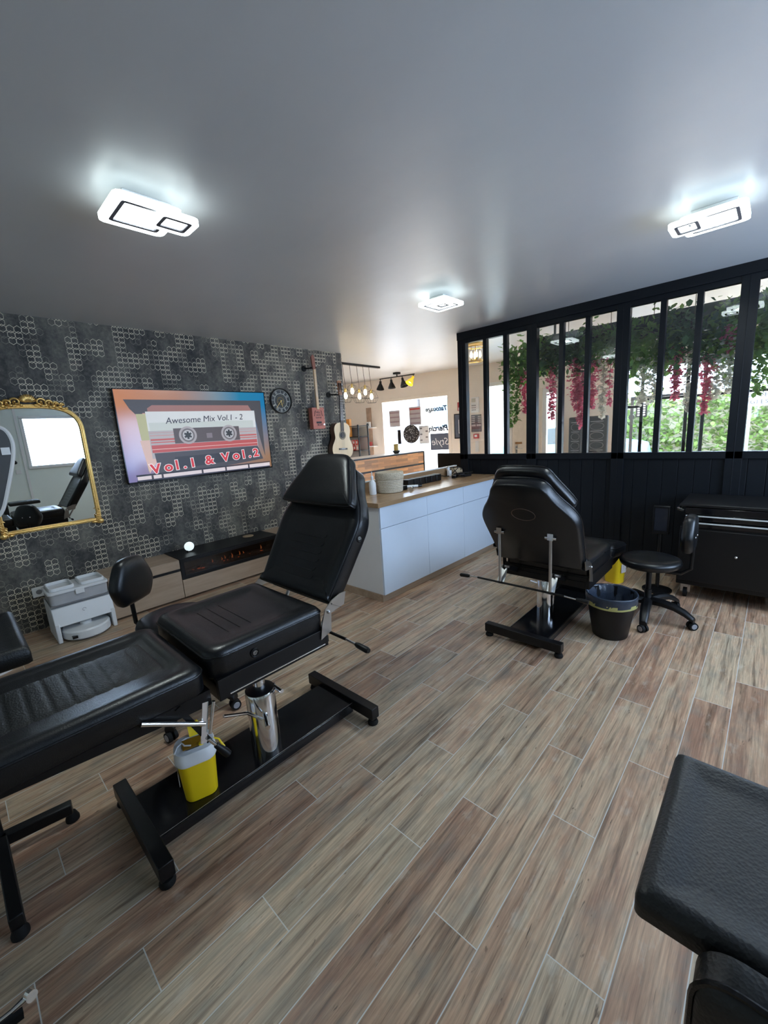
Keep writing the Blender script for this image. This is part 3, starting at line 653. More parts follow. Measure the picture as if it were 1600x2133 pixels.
sharps((.497, 1.622, .0785), -.30, 'yellow sharps container with open white lid standing on the foreground chair base plate', True, (1.22, 1.22, 1.0))
o = sharps((4.05, .98, 0), 1.2, 'yellow sharps container standing on the floor near the black partition', False, 1.38)
e = empty('waste_bin', (2.985, .735, 0), 0, 'round black waste bin lined with a dark plastic bag', 'bin')
MB().loops([[(rr*math.cos(2*PI*j/40), rr*math.sin(2*PI*j/40), z) for j in range(40)] for rr, z in ((.105, .0), (.11, .004), (.15, .255), (.155, .30), (.15, .30), (.145, .255), (.106, .012))]).build('tub', BLKP, e, ang=50)
def wob(rr, z, amp, ph): return [((rr+amp*math.sin(7*2*PI*j/56+ph)+amp*.6*math.sin(17*2*PI*j/56))*math.cos(2*PI*j/56), (rr+amp*math.sin(7*2*PI*j/56+ph))*math.sin(2*PI*j/56), z+amp*math.sin(5*2*PI*j/56+ph)) for j in range(56)]
MB().loops([wob(.1585, .245, .001, 0), wob(.1605, .275, .0015, 1), wob(.162, .305, .001, 2), wob(.158, .312, .001, 2), wob(.150, .305, .002, .5), wob(.138, .24, .006, 1.5), wob(.115, .13, .008, 3), wob(.07, .05, .006, 1)], False, True).build('bin_bag', mat('dark_blue_film', (.030, .040, .060), .22, 0, .4, 30, .5, 60), e, ang=180)
MB().loops([wob(.1575, .232, .001, 0), wob(.1595, .262, .001, 1)], False, False).build('bag_band', mat('yellow_film', (.42, .40, .14), .35), e, ang=180)
# ------------------------------------------------------------------ black tool trolley
e = empty('tool_trolley', (4.20, .24, 0), 0, 'black tool trolley with chrome drawer strips before the partition, on castors', 'trolley')
cart = MB(); cart.box(-.26, .26, -.46, .26, .12, .60); cart.box(-.235, .26, -.44, .235, .60, .76); cart.build('body', BLKM, e, bevel=.006)
for z0, z1 in ((.60, .645), (.655, .70), (.705, .755)):
    dw = MB().box(-.268, -.235, -.43, .23, z0, z1).build('drawer', BLKG, e, bevel=.003)
    if z0 < .70: MB().box(-.274, -.268, -.41, .225, z1-.013, z1-.004).build('drawer_strip', mat('window_glint_chrome', (.9, .92, .93), .45, .6), dw)  # near-white colour carries the window reflection on the chrome strips
dd = MB().box(-.275, -.26, -.45, .25, .16, .585).build('door', BLKM, e, bevel=.003); MB().ball((-.279, -.10, .40), .011).build('lock', CHROME, dd)
MB().box(-.27, .27, -.47, .27, .76, .785).build('lid', BLKP, e, bevel=.006)
MB().tube([(-.1, .262, .70), (-.1, .30, .71), (.1, .30, .71), (.1, .262, .70)], .012, 8).build('handle', CHROME, e)
for sx, sy in ((-.20, -.40), (-.20, .20), (.2, -.40), (.2, .20)):
    c = MB().box(sx-.02, sx+.02, sy-.02, sy+.02, .085, .12).bar((sx, sy-.017, .10), (sx, sy-.017, .04), .003, .03, (0, 1, 0)).bar((sx, sy+.017, .10), (sx, sy+.017, .04), .003, .03, (0, 1, 0)).build('castor_fork', STEEL, e)
    MB().cyl((sx, sy-.013, .04), (sx, sy+.013, .04), .039, n=24).build('castor_wheel', RUB, c)
e = empty('video_display', (4.02, .60, .785 - .785), 0, 'dark glossy display panel standing between the stool and the partition', 'display')
MB().box(-.015, .02, -.02, .10, .50, .74).build('housing', BLKP, e, bevel=.006); MB().box(-.018, -.015, -.005, .085, .53, .72).build('screen', mat('dark_screen', (.02, .022, .03), .1), e)
MB().cyl((.0, .04, .02), (0, .04, .50), .015).lathe([(.11, 0), (.11, .012), (.02, .03)], (0, .04, 0), 24).build('stand', BLKM, e)
# ------------------------------------------------------------------ low console with fireplace
e = empty('media_console', (.80, 4.09, 0), 0, 'low oak console with black electric fireplace along the papered wall', 'console')
D = .395
MB().box(0, .60, .018, D, .02, .400).build('left_cabinet', OAK, e, bevel=.002)
MB().box(1.70, 2.32, .018, D, .02, .400).build('right_cabinet', OAK, e, bevel=.002)
MB().box(.60, 1.70, .06, D, .02, .20).build('middle_body', OAK, e)
for x0, x1 in ((0, .60), (1.70, 2.32)):
    MB().box(x0+.003, x1-.003, 0, .018, .315, .398).build('top_fascia', OAK, e, bevel=.0015)
    MB().box(x0+.003, x1-.003, .004, .02, .290, .315).build('shadow_gap', BLKP, e)
    MB().box(x0+.003, x1-.003, 0, .018, .022, .288).build('door', OAK, e, bevel=.0015)
MB().box(.603, 1.697, 0, .018, .022, .195).build('drawer', OAK, e, bevel=.0015)
fp = MB(); fp.box(.60, 1.70, 0, D, .388, .408).box(.60, .635, -.004, D, .20, .39).box(1.665, 1.70, -.004, D, .20, .39).box(.63, 1.67, -.004, D, .20, .235).box(.63, 1.67, -.004, .02, .365, .39).box(.63, 1.67, .22, .24, .23, .37)
fb = fp.build('fireplace', BLKM, e, smooth=False, bevel=.002)
MB().box(.635, 1.665, .006, .010, .235, .365).build('fire_glass', glassmat('smoked_glass', (.55, .5, .48), .06), fb, smooth=False)
lg = MB()
for k in range(16):
    x = .68+k*.062; lg.tube([(x, .05+random.random()*.09, .25), (x+.06, .06+random.random()*.1, .262), (x+.12, .05+random.random()*.1, .25)], .013, 7)
lg.build('fire_logs', mat('charred_log', (.06, .045, .035), .8, 0, .5, 40), fb)
em = MB()
for k in range(13): em.ball((.67+random.random()*.95, .04+random.random()*.06, .248+random.random()*.01), .006+random.random()*.008, (1.6, 1, .5), 8, 5)
em.build('embers', emitter('ember_glow', (1., .16, .03), .28), fb)
flm = MB()
for k in range(7):
    x = .95+random.random()*.6; hh = .03+random.random()*.04; flm.tube([(x, .10, .255), (x+.006, .10, .255+hh*.5), (x-.002, .10, .255+hh)], [.007, .006, .001], 7)
flm.build('flame', emitter('flame_glow', (1., .3, .08), .3), fb)
o = tag(MB().lathe([(.058, 0), (.060, .003), (.06, .006), (.055, .008)], (2.26, 4.33, .4082), 36).build('coaster', wood('coaster_wood', (.50, .36, .22), (.34, .23, .13), 0, 14)), 'round wooden coaster lying on the black top of the fireplace console', 'coaster')
e = empty('desk_clock', (1.58, 4.28, .408), 0, 'round white dial on a tiny dark stand on the fireplace console', 'clock')
Mr = Matrix.Translation((0, 0, .058)) @ Matrix.Rotation(PI/2, 4, 'X') @ Matrix.Rotation(-.2, 4, 'Y')
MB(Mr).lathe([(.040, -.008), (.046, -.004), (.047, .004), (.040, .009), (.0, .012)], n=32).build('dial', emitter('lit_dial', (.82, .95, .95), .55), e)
MB().tube([(-.025, -.015, .004), (-.02, 0, .02), (.02, 0, .02), (.025, -.015, .004)], .004, 6).tube([(-.02, 0, .02), (-.02, .02, .004)], .004, 6).tube([(.02, 0, .02), (.02, .02, .004)], .004, 6).build('stand', BLKM, e)
# robot vacuum station
e = empty('vacuum_station', (.59, 4.16, 0), 0, 'white robot vacuum dock with smoky water tanks standing against the papered wall', 'vacuum station')
W = .205
mb = MB(); mb.box(-W, W, .02, .20, .0, .30); mb.box(-W, -W+.03, -.16, .02, 0, .16).box(W-.03, W, -.16, .02, 0, .16)
mb.add([(-W,-.16,.13),(W,-.16,.13),(W,-.12,.275),(-W,-.12,.275),(-W,.02,.13),(W,.02,.13),(W,.02,.30),(-W,.02,.30)], [(0,1,2,3),(7,6,5,4),(0,4,5,1),(1,5,6,2),(2,6,7,3),(3,7,4,0)])
bd = mb.build('body', WPLAS, e, bevel=.006)
MB().box(-W+.004, W-.004, -.125, .195, .292, .300).build('rim', GREYP, e)
TK = mat('smoky_tank', (.46, .47, .49), .2)
tk = [[(x*q, y*q2+.035, z) for x, y in rrect(-W, W, -.155, .155, .03, 4)] for q, q2, z in ((.95, .95, .30), (.97, .97, .385))]
MB().loops(tk).build('water_tank', TK, e)
lid = MB(); lid.loops([[(x, y+.035, z) for x, y in rrect(-W-.002, W+.002, -.16, .158, .035, 4)] for z in (.385, .405)]); lid.box(-.03, .03, -.135, -.122, .355, .40)
for sx in (-1, 1): rring(lid, sx*.105-.085, sx*.105+.085, -.085, .155, .012, .405, .432, .03)
lid.build('lid', WPLAS, e, bevel=.004)
MB().tube([(.012*math.cos(a*.4), -.158+.0, .225+.012*math.sin(a*.4)) for a in range(13)], .0016, 5).build('emblem', GREYP, e)
e = empty('robot_vacuum', (.59, 4.06, 0), 0, 'white round robot vacuum parked in its dock', 'robot vacuum')
MB().lathe([(.155, .012), (.165, .02), (.165, .075), (.155, .088), (.0, .091)], (0, 0, 0), 48).build('body', WPLAS, e, ang=35)
MB().lathe([(.040, .09), (.040, .112), (.033, .117), (.0, .118)], (.0, .0, 0), 32).build('sensor_turret', WPLAS, e)
MB().lathe([(.14, .002), (.14, .013)], (0, 0, 0), 32).build('underside', GREYP, e)
MB().box(-.125, -.09, -.148, -.118, .035, .055).build('sensor_window', BLKG, e)
e = tag(MB().box(.335, .425, YW-.022, YW-.002, .29, .375).build('wall_socket', WPLAS, bevel=.004), 'white plug socket on the papered wall behind the robot dock', 'socket')
MB().cyl((.38, YW-.0225, .333), (.38, YW-.0215, .333), .021).build('plug_hole', GREYP, e)
# ------------------------------------------------------------------ television
tx0, tx1, tz0, tz1, ty = 1.185, 2.748, 1.147, 2.030, YW-.052
e = empty('television', ((tx0+tx1)/2, ty, tz0), 0, 'large wall television showing a cassette tape with red lettering', 'television')
Te = Vector(e.location)
tw, th = tx1-tx0, tz1-tz0
MB().box(-tw/2, tw/2, .002, .030, 0, th).build('cabinet', BLKP, e, bevel=.003)
fr = MB(); q = .008
fr.box(-tw/2, tw/2, -.004, .004, 0, q+.006).box(-tw/2, tw/2, -.004, .004, th-q, th).box(-tw/2, -tw/2+q, -.004, .004, 0, th).box(tw/2-q, tw/2, -.004, .004, 0, th); fr.build('bezel', BLKG, e)
MB().box(-.25, .25, .03, .050, .25, .65).build('wall_bracket', BLKM, e)
sm_, t, b = nt('screen_picture'); sp = N(t, 'ShaderNodeSeparateXYZ'); L(t, objco(t), sp.inputs[0])
sx = M_(t, 'MULTIPLY_ADD', sp.outputs[0], 1/tw, .5); sz = M_(t, 'DIVIDE', sp.outputs[2], th)
cA = ramp(t, sx, [(.0, (.80, .33, .16)), (.35, (.62, .33, .24)), (.62, (.30, .42, .52)), (.8, (.03, .33, .62)), (1., (.02, .30, .66))])
cB = ramp(t, sx, [(.0, (.30, .28, .62)), (.3, (.55, .38, .42)), (.7, (.45, .30, .28)), (1., (.50, .28, .16))])
cc = mixc(t, M_(t, 'MULTIPLY_ADD', sz, 1.5, -.25, True), cB, cA)
b.inputs['Base Color'].default_value = (.01, .01, .01, 1); b.inputs['Roughness'].default_value = .12
L(t, cc, b.inputs['Emission Color']); b.inputs['Emission Strength'].default_value = .44
scr = MB().box(-tw/2+q, tw/2-q, -.002, .001, q+.006, th-q).build('screen', sm_, e, smooth=False)
scr['label'] = 'lit screen with a cassette picture'
lay = [0]
def sp_(pts, name, col, e_=.43):
    """flat shape of the screen picture, points as fractions from top left"""
    lay[0] += 1; y = -.0022-lay[0]*.00004
    P = [((u-.5)*(tw-.016), y, th-q-(th-2*q-.006)*v) for u, v in pts]
    mb = MB(); mb.add(P, [tuple(range(len(P)))]); return mb.build(name, emitter('screen_'+name+'%d' % lay[0], col, e_), scr, smooth=False)
def rc(a, b_, c, d_): return [(a, b_), (c, b_), (c, d_), (a, d_)]
sp_([(.045, .105), (.965, .105), (.955, .85), (.93, .62), (.90, .30), (.14, .25), (.12, .31), (.07, .20)], 'case_shadow', (.06, .055, .06))
sp_([(.10, .26), (.155, .26), (.17, .80), (.12, .90)], 'case_side', (.42, .40, .22)); sp_([(.10, .55), (.165, .55), (.175, .80), (.125, .92)], 'case_side', (.62, .42, .36))
sp_([(.17, .20), (.20, .165), (.86, .165), (.885, .24), (.17, .24)], 'tape_top', (.30, .14, .12))
sp_(rc(.155, .235, .905, .76), 'tape_body', (.40, .36, .36)); sp_(rc(.155, .235, .905, .45), 'tape_label', (.60, .60, .58))
sp_(rc(.165, .36, .885, .45), 'tape_label', (.50, .52, .48))
for k, (v, hh, c) in enumerate(((.47, .004, (.45, .2, .18)), (.50, .006, (.5, .2, .18)), (.54, .02, (.46, .10, .09)), (.575, .012, (.48, .11, .10)), (.61, .085, (.45, .08, .075)), (.655, .006, (.7, .5, .45)))):
    sp_(rc(.160, v, .90, v+hh), 'tape_stripe', c)
sp_([(.17, .70), (.90, .70), (.935, .88), (.20, .99), (.18, .92)], 'tape_lower', (.065, .06, .07))
sp_([(.29, .76), (.76, .755), (.77, .86), (.30, .90)], 'tape_lower', (.035, .035, .045))
sp_(rc(.305, .43, .765, .605), 'tape_window', (.09, .07, .07))
for ux in (.395, .685):
    k = (th-.022)/(tw-.016)
    for rr, c in ((.105, (.36, .32, .32)), (.080, (.14, .12, .12)), (.062, (.42, .40, .40)), (.046, (.03, .03, .03))): sp_([(ux+rr*k*math.cos(2*PI*j/36), .515+rr*math.sin(2*PI*j/36)) for j in range(36)], 'reel', c)
    for j in range(6):
        a = 2*PI*j/6; sp_([(ux+rr*k*math.cos(a+da), .515+rr*math.sin(a+da)) for rr, da in ((.046, -.2), (.046, .2), (.032, .2), (.032, -.2))], 'reel_tooth', (.5, .48, .48))
sp_(rc(.52, .50, .56, .56), 'tape_window', (.2, .16, .17)); 
sp_([(.045, .925), (.99, .925), (.99, .935), (.045, .945)], 'case_line', (.02, .02, .03)); sp_([(.05, .945), (.985, .94), (.985, .985), (.05, .985)], 'case_foot', (.66, .56, .55)); sp_(rc(.045, .985, .985, 1.), 'case_line', (.03, .03, .05))
for u in (.13, .19, .45, .62, .80): sp_(rc(u, .935, u+.012, .985), 'case_line', (.05, .04, .05))
def scr_text(body, u, v, size, col, nm, off=0., shear=0., rot=0., dy=0, ext=.0001, sx_=1.):
    y = -.0068-dy; o = Vector(((u-.5)*(tw-.016), y, th-q-(th-2*q-.006)*v))
    text_obj(nm, body, size, emitter('screen_'+nm, col, .46), frame_m(o, (math.cos(rot), 0, math.sin(rot)), (-math.sin(rot), 0, math.cos(rot))) @ Matrix.Diagonal((sx_, 1, 1, 1)), scr, offset=off, shear=shear, ext=ext)
scr_text('Awesome Mix Vol.1 - 2', .265, .375, .087, (.012, .012, .03), 'handwriting', 0., .18, .03)
for ch, u, v in (('V', .135, .925), ('o', .215, .915), ('l', .285, .905), ('.', .335, .90), ('1', .375, .895), ('&', .485, .88), ('V', .605, .865), ('o', .69, .855), ('l', .765, .85), ('.', .815, .845), ('2', .855, .84)):
    s_z = .125 if ch not in 'ol' else .13
    scr_text(ch, u, v, s_z, (.85, .78, .76), 'letter_outline', .0095, 0, .05, 0, .0001, 1.15)
    scr_text(ch, u, v, s_z, (.55, .03, .04), 'letter', .0045, 0, .05, .0006, .0001, 1.15)
# ------------------------------------------------------------------ gilded mirror
e = empty('wall_mirror', (.58, YW, .85), 0, 'arched mirror in a carved gilded frame hung on the papered wall', 'mirror')
half = []
w2, zs, zt = .335, .835, 1.045
pts = [(-w2, .015), (w2, .015)]
for k in range(0, 25):
    a = PI*k/24; cx = math.cos(a); pts.append((w2*math.copysign(abs(cx)**.62, cx), zs-.02+(zt-zs)*math.sin(a)**.85))
ol = densify([p for i, p in enumerate(pts) if i == 0 or (Vector(p)-Vector(pts[i-1])).length > .004], .06)
MB().loops([[(x, -.010, z) for x, z in ol], [(x, -.004, z) for x, z in ol]]).build('mirror_glass', MIRROR, e, smooth=False)
fr = MB()
for rr, ins, y in ((.0095, 0, -.022), (.006, -.012, -.027), (.005, .011, -.016)):
    nn = len(ol); cxz = (0, .55)
    P = []
    for i in range(nn):
        a = Vector(ol[i])-Vector(ol[i-1]); b_ = Vector(ol[(i+1) % nn])-Vector(ol[i]); tg = (a.normalized()+b_.normalized()).normalized(); nr = Vector((-tg.y, tg.x))
        P.append((ol[i][0]-nr.x*ins, y, ol[i][1]-nr.y*ins))
    fr.tube(P, rr, 8, True)
fr.build('frame', GOLD, e, ang=60)
cr = MB(); ztop = zt-.02
for k in range(11):
    a = math.radians(-80+k*16); cr.tube([(math.sin(a)*.012, -.032, ztop+.030), (math.sin(a)*.036, -.050, ztop+.034+math.cos(a)*.03), (math.sin(a)*.056, -.036, ztop+.034+math.cos(a)*.055)], [.005, .0105, .006], 8)
for sg in (-1, 1):
    for q_, (r0, x0) in enumerate(((.034, .080), (.028, .130), (.022, .175), (.016, .215))):
        z0 = ztop+.042-x0*.17
        cr.tube([(sg*(x0+r0*(1-k/24)*math.cos(k*.42)), -.038-.01*math.sin(k*.3), z0+r0*(1-k/24)*math.sin(k*.42)) for k in range(19)], [.0095*(1-k/30) for k in range(19)], 7)
        for j in range(4): cr.ball((sg*(x0-.035+.022*j), -.036, z0-.022+.010*math.sin(j*2.)), .011, (1.5, 1, .9), 10, 6)
        cr.ball((sg*(x0+.004), -.042, z0+.004), .011, (1, 1, 1), 10, 6)
cr.build('carved_crest', GOLD, e, ang=70)
for sg in (-1, 1):
    cc_ = MB()
    for k in range(6): cc_.tube([(sg*(w2-.01+.018*math.cos(j*.5+k)), -.036, .015+k*.022-.02+.016*math.sin(j*.5+k)) for j in range(9)], [.007*(1-j/14) for j in range(9)], 7)
    cc_.ball((sg*w2, -.03, .0), .026, (1, .7, 1), 12, 7).ball((sg*(w2-.045), -.03, -.002), .015, (1.6, .8, .8), 10, 6)
    cc_.build('carved_corner', GOLD, e, ang=70)
# tall rimmed panel on stand at the left edge
e = empty('standing_panel', (.20, 3.9, 0), 0, 'tall dark panel with a white rounded rim before the left edge of the mirror', 'panel')
po = smooth_poly([(-.20, 1.08), (-.06, 1.06), (.03, 1.10), (.10, 1.28), (.165, 1.50), (.168, 1.62), (.12, 1.685), (-.02, 1.70), (-.20, 1.70), (-.24, 1.6), (-.24, 1.2)], 6)
MB().loops([[(x, -.004, z) for x, z in po], [(x, .012, z) for x, z in po]]).build('panel', mat('dark_grey_panel', (.055, .058, .062), .5, 0, .2), e)
MB().tube([(x, .004, z) for x, z in po], .0135, 8, True).box(.105, .152, -.012, .012, 1.495, 1.545).build('rim', WPLAS, e)
MB().cyl((-.22, .03, .02), (-.22, .03, 1.2), .014).cyl((-.22, .03, 1.2), (-.20, .0, 1.25), .014).lathe([(.16, 0), (.16, .015), (.03, .03)], (-.22, .03, 0), 28).build('stand', WPLAS, e)
# ------------------------------------------------------------------ wall clock
e = empty('wall_clock', (2.995, YW, 1.935), 0, 'round skeleton wall clock with exposed gears between television and guitars', 'clock')
Mk = Matrix.Rotation(PI/2, 4, 'X')
def ringM(mb, R, rr, z, n=48): mb.tube([(R*math.cos(2*PI*k/n), R*math.sin(2*PI*k/n), z) for k in range(n)], rr, 8, True)
mb = MB(Mk); mb.lathe([(.150, .002), (.152, .03), (.146, .04), (.138, .03), (.136, .002)], n=56); mb.build('rim', mat('aged_black', (.045, .043, .04), .4), e)
MB(Mk).lathe([(.136, .002), (.136, .006)], n=48).build('dial', mat('dial_grey', (.08, .085, .085), .5, 0, .4, 30), e)
mb = MB(Mk); ringM(mb, .088, .003, .014); ringM(mb, .134, .0025, .014)
for k in range(12):
    a = PI/2-2*PI*k/12; c, s = math.cos(a), math.sin(a)
    for d_ in ((-.010, 0), (0, 0), (.010, 0))[:(1, 2, 3, 2, 1, 2, 3, 3, 2, 1, 2, 3)[k]]:
        mb.bar((c*.094-s*d_[0], s*.094+c*d_[0], .013), (c*.127-s*d_[0], s*.127+c*d_[0], .013), .0038, .002)
mb.build('numerals', mat('pale_metal', (.65, .65, .60), .4, .3), e)
for (gx, gy, R, tn) in ((.0, .0, .05, 24), (-.035, .045, .035, 18), (.045, -.035, .032, 16), (.03, .05, .024, 14), (-.04, -.04, .028, 14)):
    mb = MB(Mk); ringM(mb, R*.85, .003, .010, 30)
    mb.M = Mk @ Matrix.Translation((gx, gy, 0)); mb.v = []; mb.f = []; ringM(mb, R*.85, .003, .010, 30)
    for k in range(tn): a = 2*PI*k/tn; mb.bar((R*.85*math.cos(a), R*.85*math.sin(a), .010), (R*math.cos(a), R*math.sin(a), .010), .003, .004)
    for k in range(4): a = PI/2*k+.3; mb.bar((0, 0, .010), (R*.85*math.cos(a), R*.85*math.sin(a), .010), .003, .003)
    mb.build('gear', mat('brass_gear', (.38, .27, .11), .35, .8) if tn == 24 else mat('dark_gear', (.16, .155, .14), .4, .6), e)
mb = MB(Mk); mb.bar((0, 0, .02), (-.075, -.085, .02), .006, .002).bar((0, 0, .022), (.014, -.07, .022), .007, .002); mb.lathe([(.01, .016), (.01, .026)], n=16); mb.build('hands', mat('brass_hand', (.75, .55, .22), .3, .6), e)
# ------------------------------------------------------------------ guitars
def hanger(parent, x, z, y, side):
    h_ = MB(Matrix.Translation((x, y, z)) @ Matrix.Rotation(PI/2, 4, 'X')); h_.lathe([(.036, 0), (.036, .010), (.022, .016)], n=24); h_.tube([(0, 0, .012), (side*.03, .0, .05), (side*.06, 0, .075), (side*.10, 0, .085)], .009, 8)
    h_.tube([(side*.035, 0, .085), (side*.04, 0, .12)], .008, 8); h_.tube([(side*.10, 0, .085), (side*.10, .004, .125)], .008, 8); return h_.build('wall_hanger', RUB, parent)
e = empty('classical_guitar', (3.845, YW-.02, 1.15), 0, 'pale spruce classical guitar hanging on the papered wall near its end', 'guitar')
hb = [(.0, .0), (.09, .008), (.155, .045), (.185, .11), (.178, .18), (.145, .245), (.128, .29), (.135, .345), (.142, .40), (.125, .455), (.075, .488), (.0, .495)]
gb = smooth_poly(hb+[(-x, z) for x, z in reversed(hb[1:-1])], 4)
MB().loops([[(x*.985, -.006, z*.985+.004) for x, z in gb], [(x, -.012, z) for x, z in gb], [(x, -.098, z) for x, z in gb]]).build('sides', wood('mahogany', (.16, .085, .055), (.09, .045, .03), 2, 8, .35), e, ang=50)
MB().loops([[(x, -.098, z) for x, z in gb], [(x*1.01, -.100, z) for x, z in gb], [(x*1.01, -.103, z) for x, z in gb]]).build('soundboard', wood('spruce', (.82, .63, .36), (.74, .53, .27), 2, 9, .35), e, ang=50)
mb = MB(); mb.loops([[(.043*math.cos(2*PI*k/36), y, .325+.043*math.sin(2*PI*k/36)) for k in range(36)] for y in (-.1032, -.1045)]); mb.build('sound_hole', BLKP, e)
mb = MB(); mb.tube([(.053*math.cos(2*PI*k/40), -.1035, .325+.053*math.sin(2*PI*k/40)) for k in range(40)], .008, 6, True); mb.build('rosette', mat('rosette_inlay', (.33, .28, .20), .5, 0, .6, 150), e)
mb = MB(); mb.box(-.075, .075, -.112, -.103, .125, .148); mb.build('bridge', mat('rosewood', (.035, .018, .012), .4), e, bevel=.002)
MB().box(-.035, .035, -.115, -.112, .135, .142).build('saddle', WPLAS, e)
nk = MB(); nk.add([(-.029, -.108, .36), (.029, -.108, .36), (.025, -.112, .86), (-.025, -.112, .86), (-.025, -.085, .36), (.025, -.085, .36), (.02, -.09, .86), (-.02, -.09, .86)], [(0,1,2,3),(7,6,5,4),(0,4,5,1),(1,5,6,2),(2,6,7,3),(3,7,4,0)]); nk.build('neck', mat('fretboard_brown', (.045, .026, .02), .45), e)
mb = MB()
for k in range(15): zf = .86-.5*(1-2**(-k/9.)); mb.box(-.027, .027, -.1145, -.111, zf-.0012, zf+.0012)
mb.build('frets', STEEL, e)
mb = MB()
for k in range(6): x = (k-2.5)*.0085; mb.tube([(x*1.15, -.1165, .14), (x, -.1155, .86), (x, -.106, .93)], .0007, 4)
mb.build('strings', mat('nylon', (.7, .65, .55), .3), e)
hd = MB(); hd.add([(-.028, -.108, .86), (.028, -.108, .86), (.036, -.086, 1.045), (0, -.084, 1.058), (-.036, -.086, 1.045), (-.028, -.09, .86), (.028, -.09, .86), (.036, -.068, 1.045), (0, -.066, 1.058), (-.036, -.068, 1.045)], [(0,1,2,3,4),(9,8,7,6,5),(0,5,6,1),(1,6,7,2),(2,7,8,3),(3,8,9,4),(4,9,5,0)]); hh_ = hd.build('headstock', wood('headstock_wood', (.36, .16, .08), (.22, .09, .045), 2, 10), e)
mb = MB()
for sx in (-1, 1): mb.box(sx*.017-.005, sx*.017+.005, -.1065, -.08, .90, 1.02)
mb.build('slots', BLKP, hh_)
for k in range(3):
    for sx in (-1, 1): MB().cyl((sx*.030, -.09+k*.005, .915+k*.045), (sx*.052, -.09+k*.005, .915+k*.045), .003).ball((sx*.056, -.09+k*.005, .915+k*.045), .009, (.6, 1, 1.2), 10, 6).build('tuning_peg', WPLAS, hh_)
hanger(e, -.115, .868, .015, 1)
e.rotation_euler = (0, .045, 0)
e = empty('cigar_box_guitar', (3.472, YW-.02, 1.575), 0, 'red cigar box guitar with long pale neck hanging between clock and classical guitar', 'guitar')
RED = mat('red_painted_wood', (.50, .155, .11), .5, 0, .2, 20)
bx = MB().box(-.098, .098, -.105, -.03, 0, .272).build('box_body', RED, e, bevel=.004)
INK = mat('black_ink', (.02, .015, .015), .5)
def face_text(body, size, x, z, y, nm, par, mt=INK, off=.0006): return text_obj(nm, body, size, mt, frame_m((x, y, z), (1, 0, 0), (0, 0, 1)), par, align='CENTER', offset=off, ext=.0003)
face_text('HELL', .036, 0, .200, -.1056, 'printed_word', bx); face_text('BRAND', .020, 0, .170, -.1056, 'printed_word', bx); face_text('GUITAR', .026, 0, .135, -.1056, 'printed_word', bx); face_text('BOX', .040, .012, .040, -.1056, 'printed_word', bx)
mb = MB()
for sx in (-1, 1): mb.tube([(sx*.042, -.1056, .235), (sx*.055, -.1056, .215), (sx*.060, -.1056, .175), (sx*.070, -.1056, .165)], .0035, 6)
mb.box(-.042, .042, -.1075, -.105, .072, .094); mb.build('sound_holes', BLKP, e); MB().cyl((.075, -.104, .055), (.075, -.118, .055), .009).build('knob', CHROME, e)
MB().add([(-.019, -.112, .25), (.019, -.112, .25), (.017, -.112, .745), (-.017, -.112, .745), (-.017, -.09, .25), (.017, -.09, .25), (.015, -.09, .745), (-.015, -.09, .745)], [(0,1,2,3),(7,6,5,4),(0,4,5,1),(1,5,6,2),(2,6,7,3),(3,7,4,0)]).build('neck', wood('maple_neck', (.70, .50, .30), (.58, .38, .2), 2, 9), e)
mb = MB()
for k in range(16): zf = .745-.48*(1-2**(-k/9.)); mb.box(-.0185, .0185, -.1135, -.112, zf-.001, zf+.001)
mb.build('frets', STEEL, e)
MB().add([(-.022, -.108, .745), (.022, -.108, .745), (.026, -.095, .90), (.004, -.092, .93), (-.026, -.095, .90), (-.022, -.088, .745), (.022, -.088, .745), (.026, -.075, .90), (.004, -.072, .93), (-.026, -.075, .90)], [(0,1,2,3,4),(9,8,7,6,5),(0,5,6,1),(1,6,7,2),(2,7,8,3),(3,8,9,4),(4,9,5,0)]).build('headstock', mat('red_brown_wood', (.26, .10, .07), .5), e)
for k in range(2): MB().cyl((.026, -.09, .79+k*.045), (.045, -.09, .79+k*.045), .0035).ball((.048, -.09, .79+k*.045), .008).build('tuning_peg', BLKG if k else CHROME, e)
hanger(e, -.075, .765, .015, 1)
# ------------------------------------------------------------------ white cabinets and worktop
seams = [2.47, 3.131, 3.775, 4.44]
nms = ('white base cabinet nearest the foreground tattoo chair, left of three', 'white base cabinet in the middle of the row under the worktop', 'white base cabinet beside the black partition, right of three')
for i in range(3):
    x0, x1 = seams[i], seams[i+1]
    e = empty('base_cabinet', ((x0+x1)/2, 2.405, .065), 0, nms[i], 'cabinet', 'white base cabinets under the worktop'); hw = (x1-x0)/2
    MB().box(-hw, hw, .0195, .575, 0, .795).build('body', WPLAS, e)
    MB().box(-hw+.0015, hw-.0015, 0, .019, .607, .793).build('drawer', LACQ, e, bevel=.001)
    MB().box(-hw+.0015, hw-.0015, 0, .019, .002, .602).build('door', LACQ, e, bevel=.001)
tag(MB().box(2.462, 4.45, 2.425, 2.97, .0, .064).build('plinth', OAK), 'brown wooden plinth under the white cabinets', 'plinth')
wt = MB().box(2.425, 4.50, 2.375, 2.99, .862, .902).build('worktop', OAKTOP, bevel=.003)
tag(wt, 'brown wooden worktop with raised back edge over the white cabinets', 'worktop')
MB().box(2.425, 4.50, 2.955, 2.99, .902, 1.000).build('back_upstand', OAKTOP, wt, bevel=.002); MB().box(2.425, 4.50, 2.953, 2.992, 1.0, 1.010).build('upstand_cap', WHITE, wt)
e = empty('woven_basket', (2.985, 2.745, .902), 0, 'round cream woven basket on the worktop behind the reclining chair', 'basket')
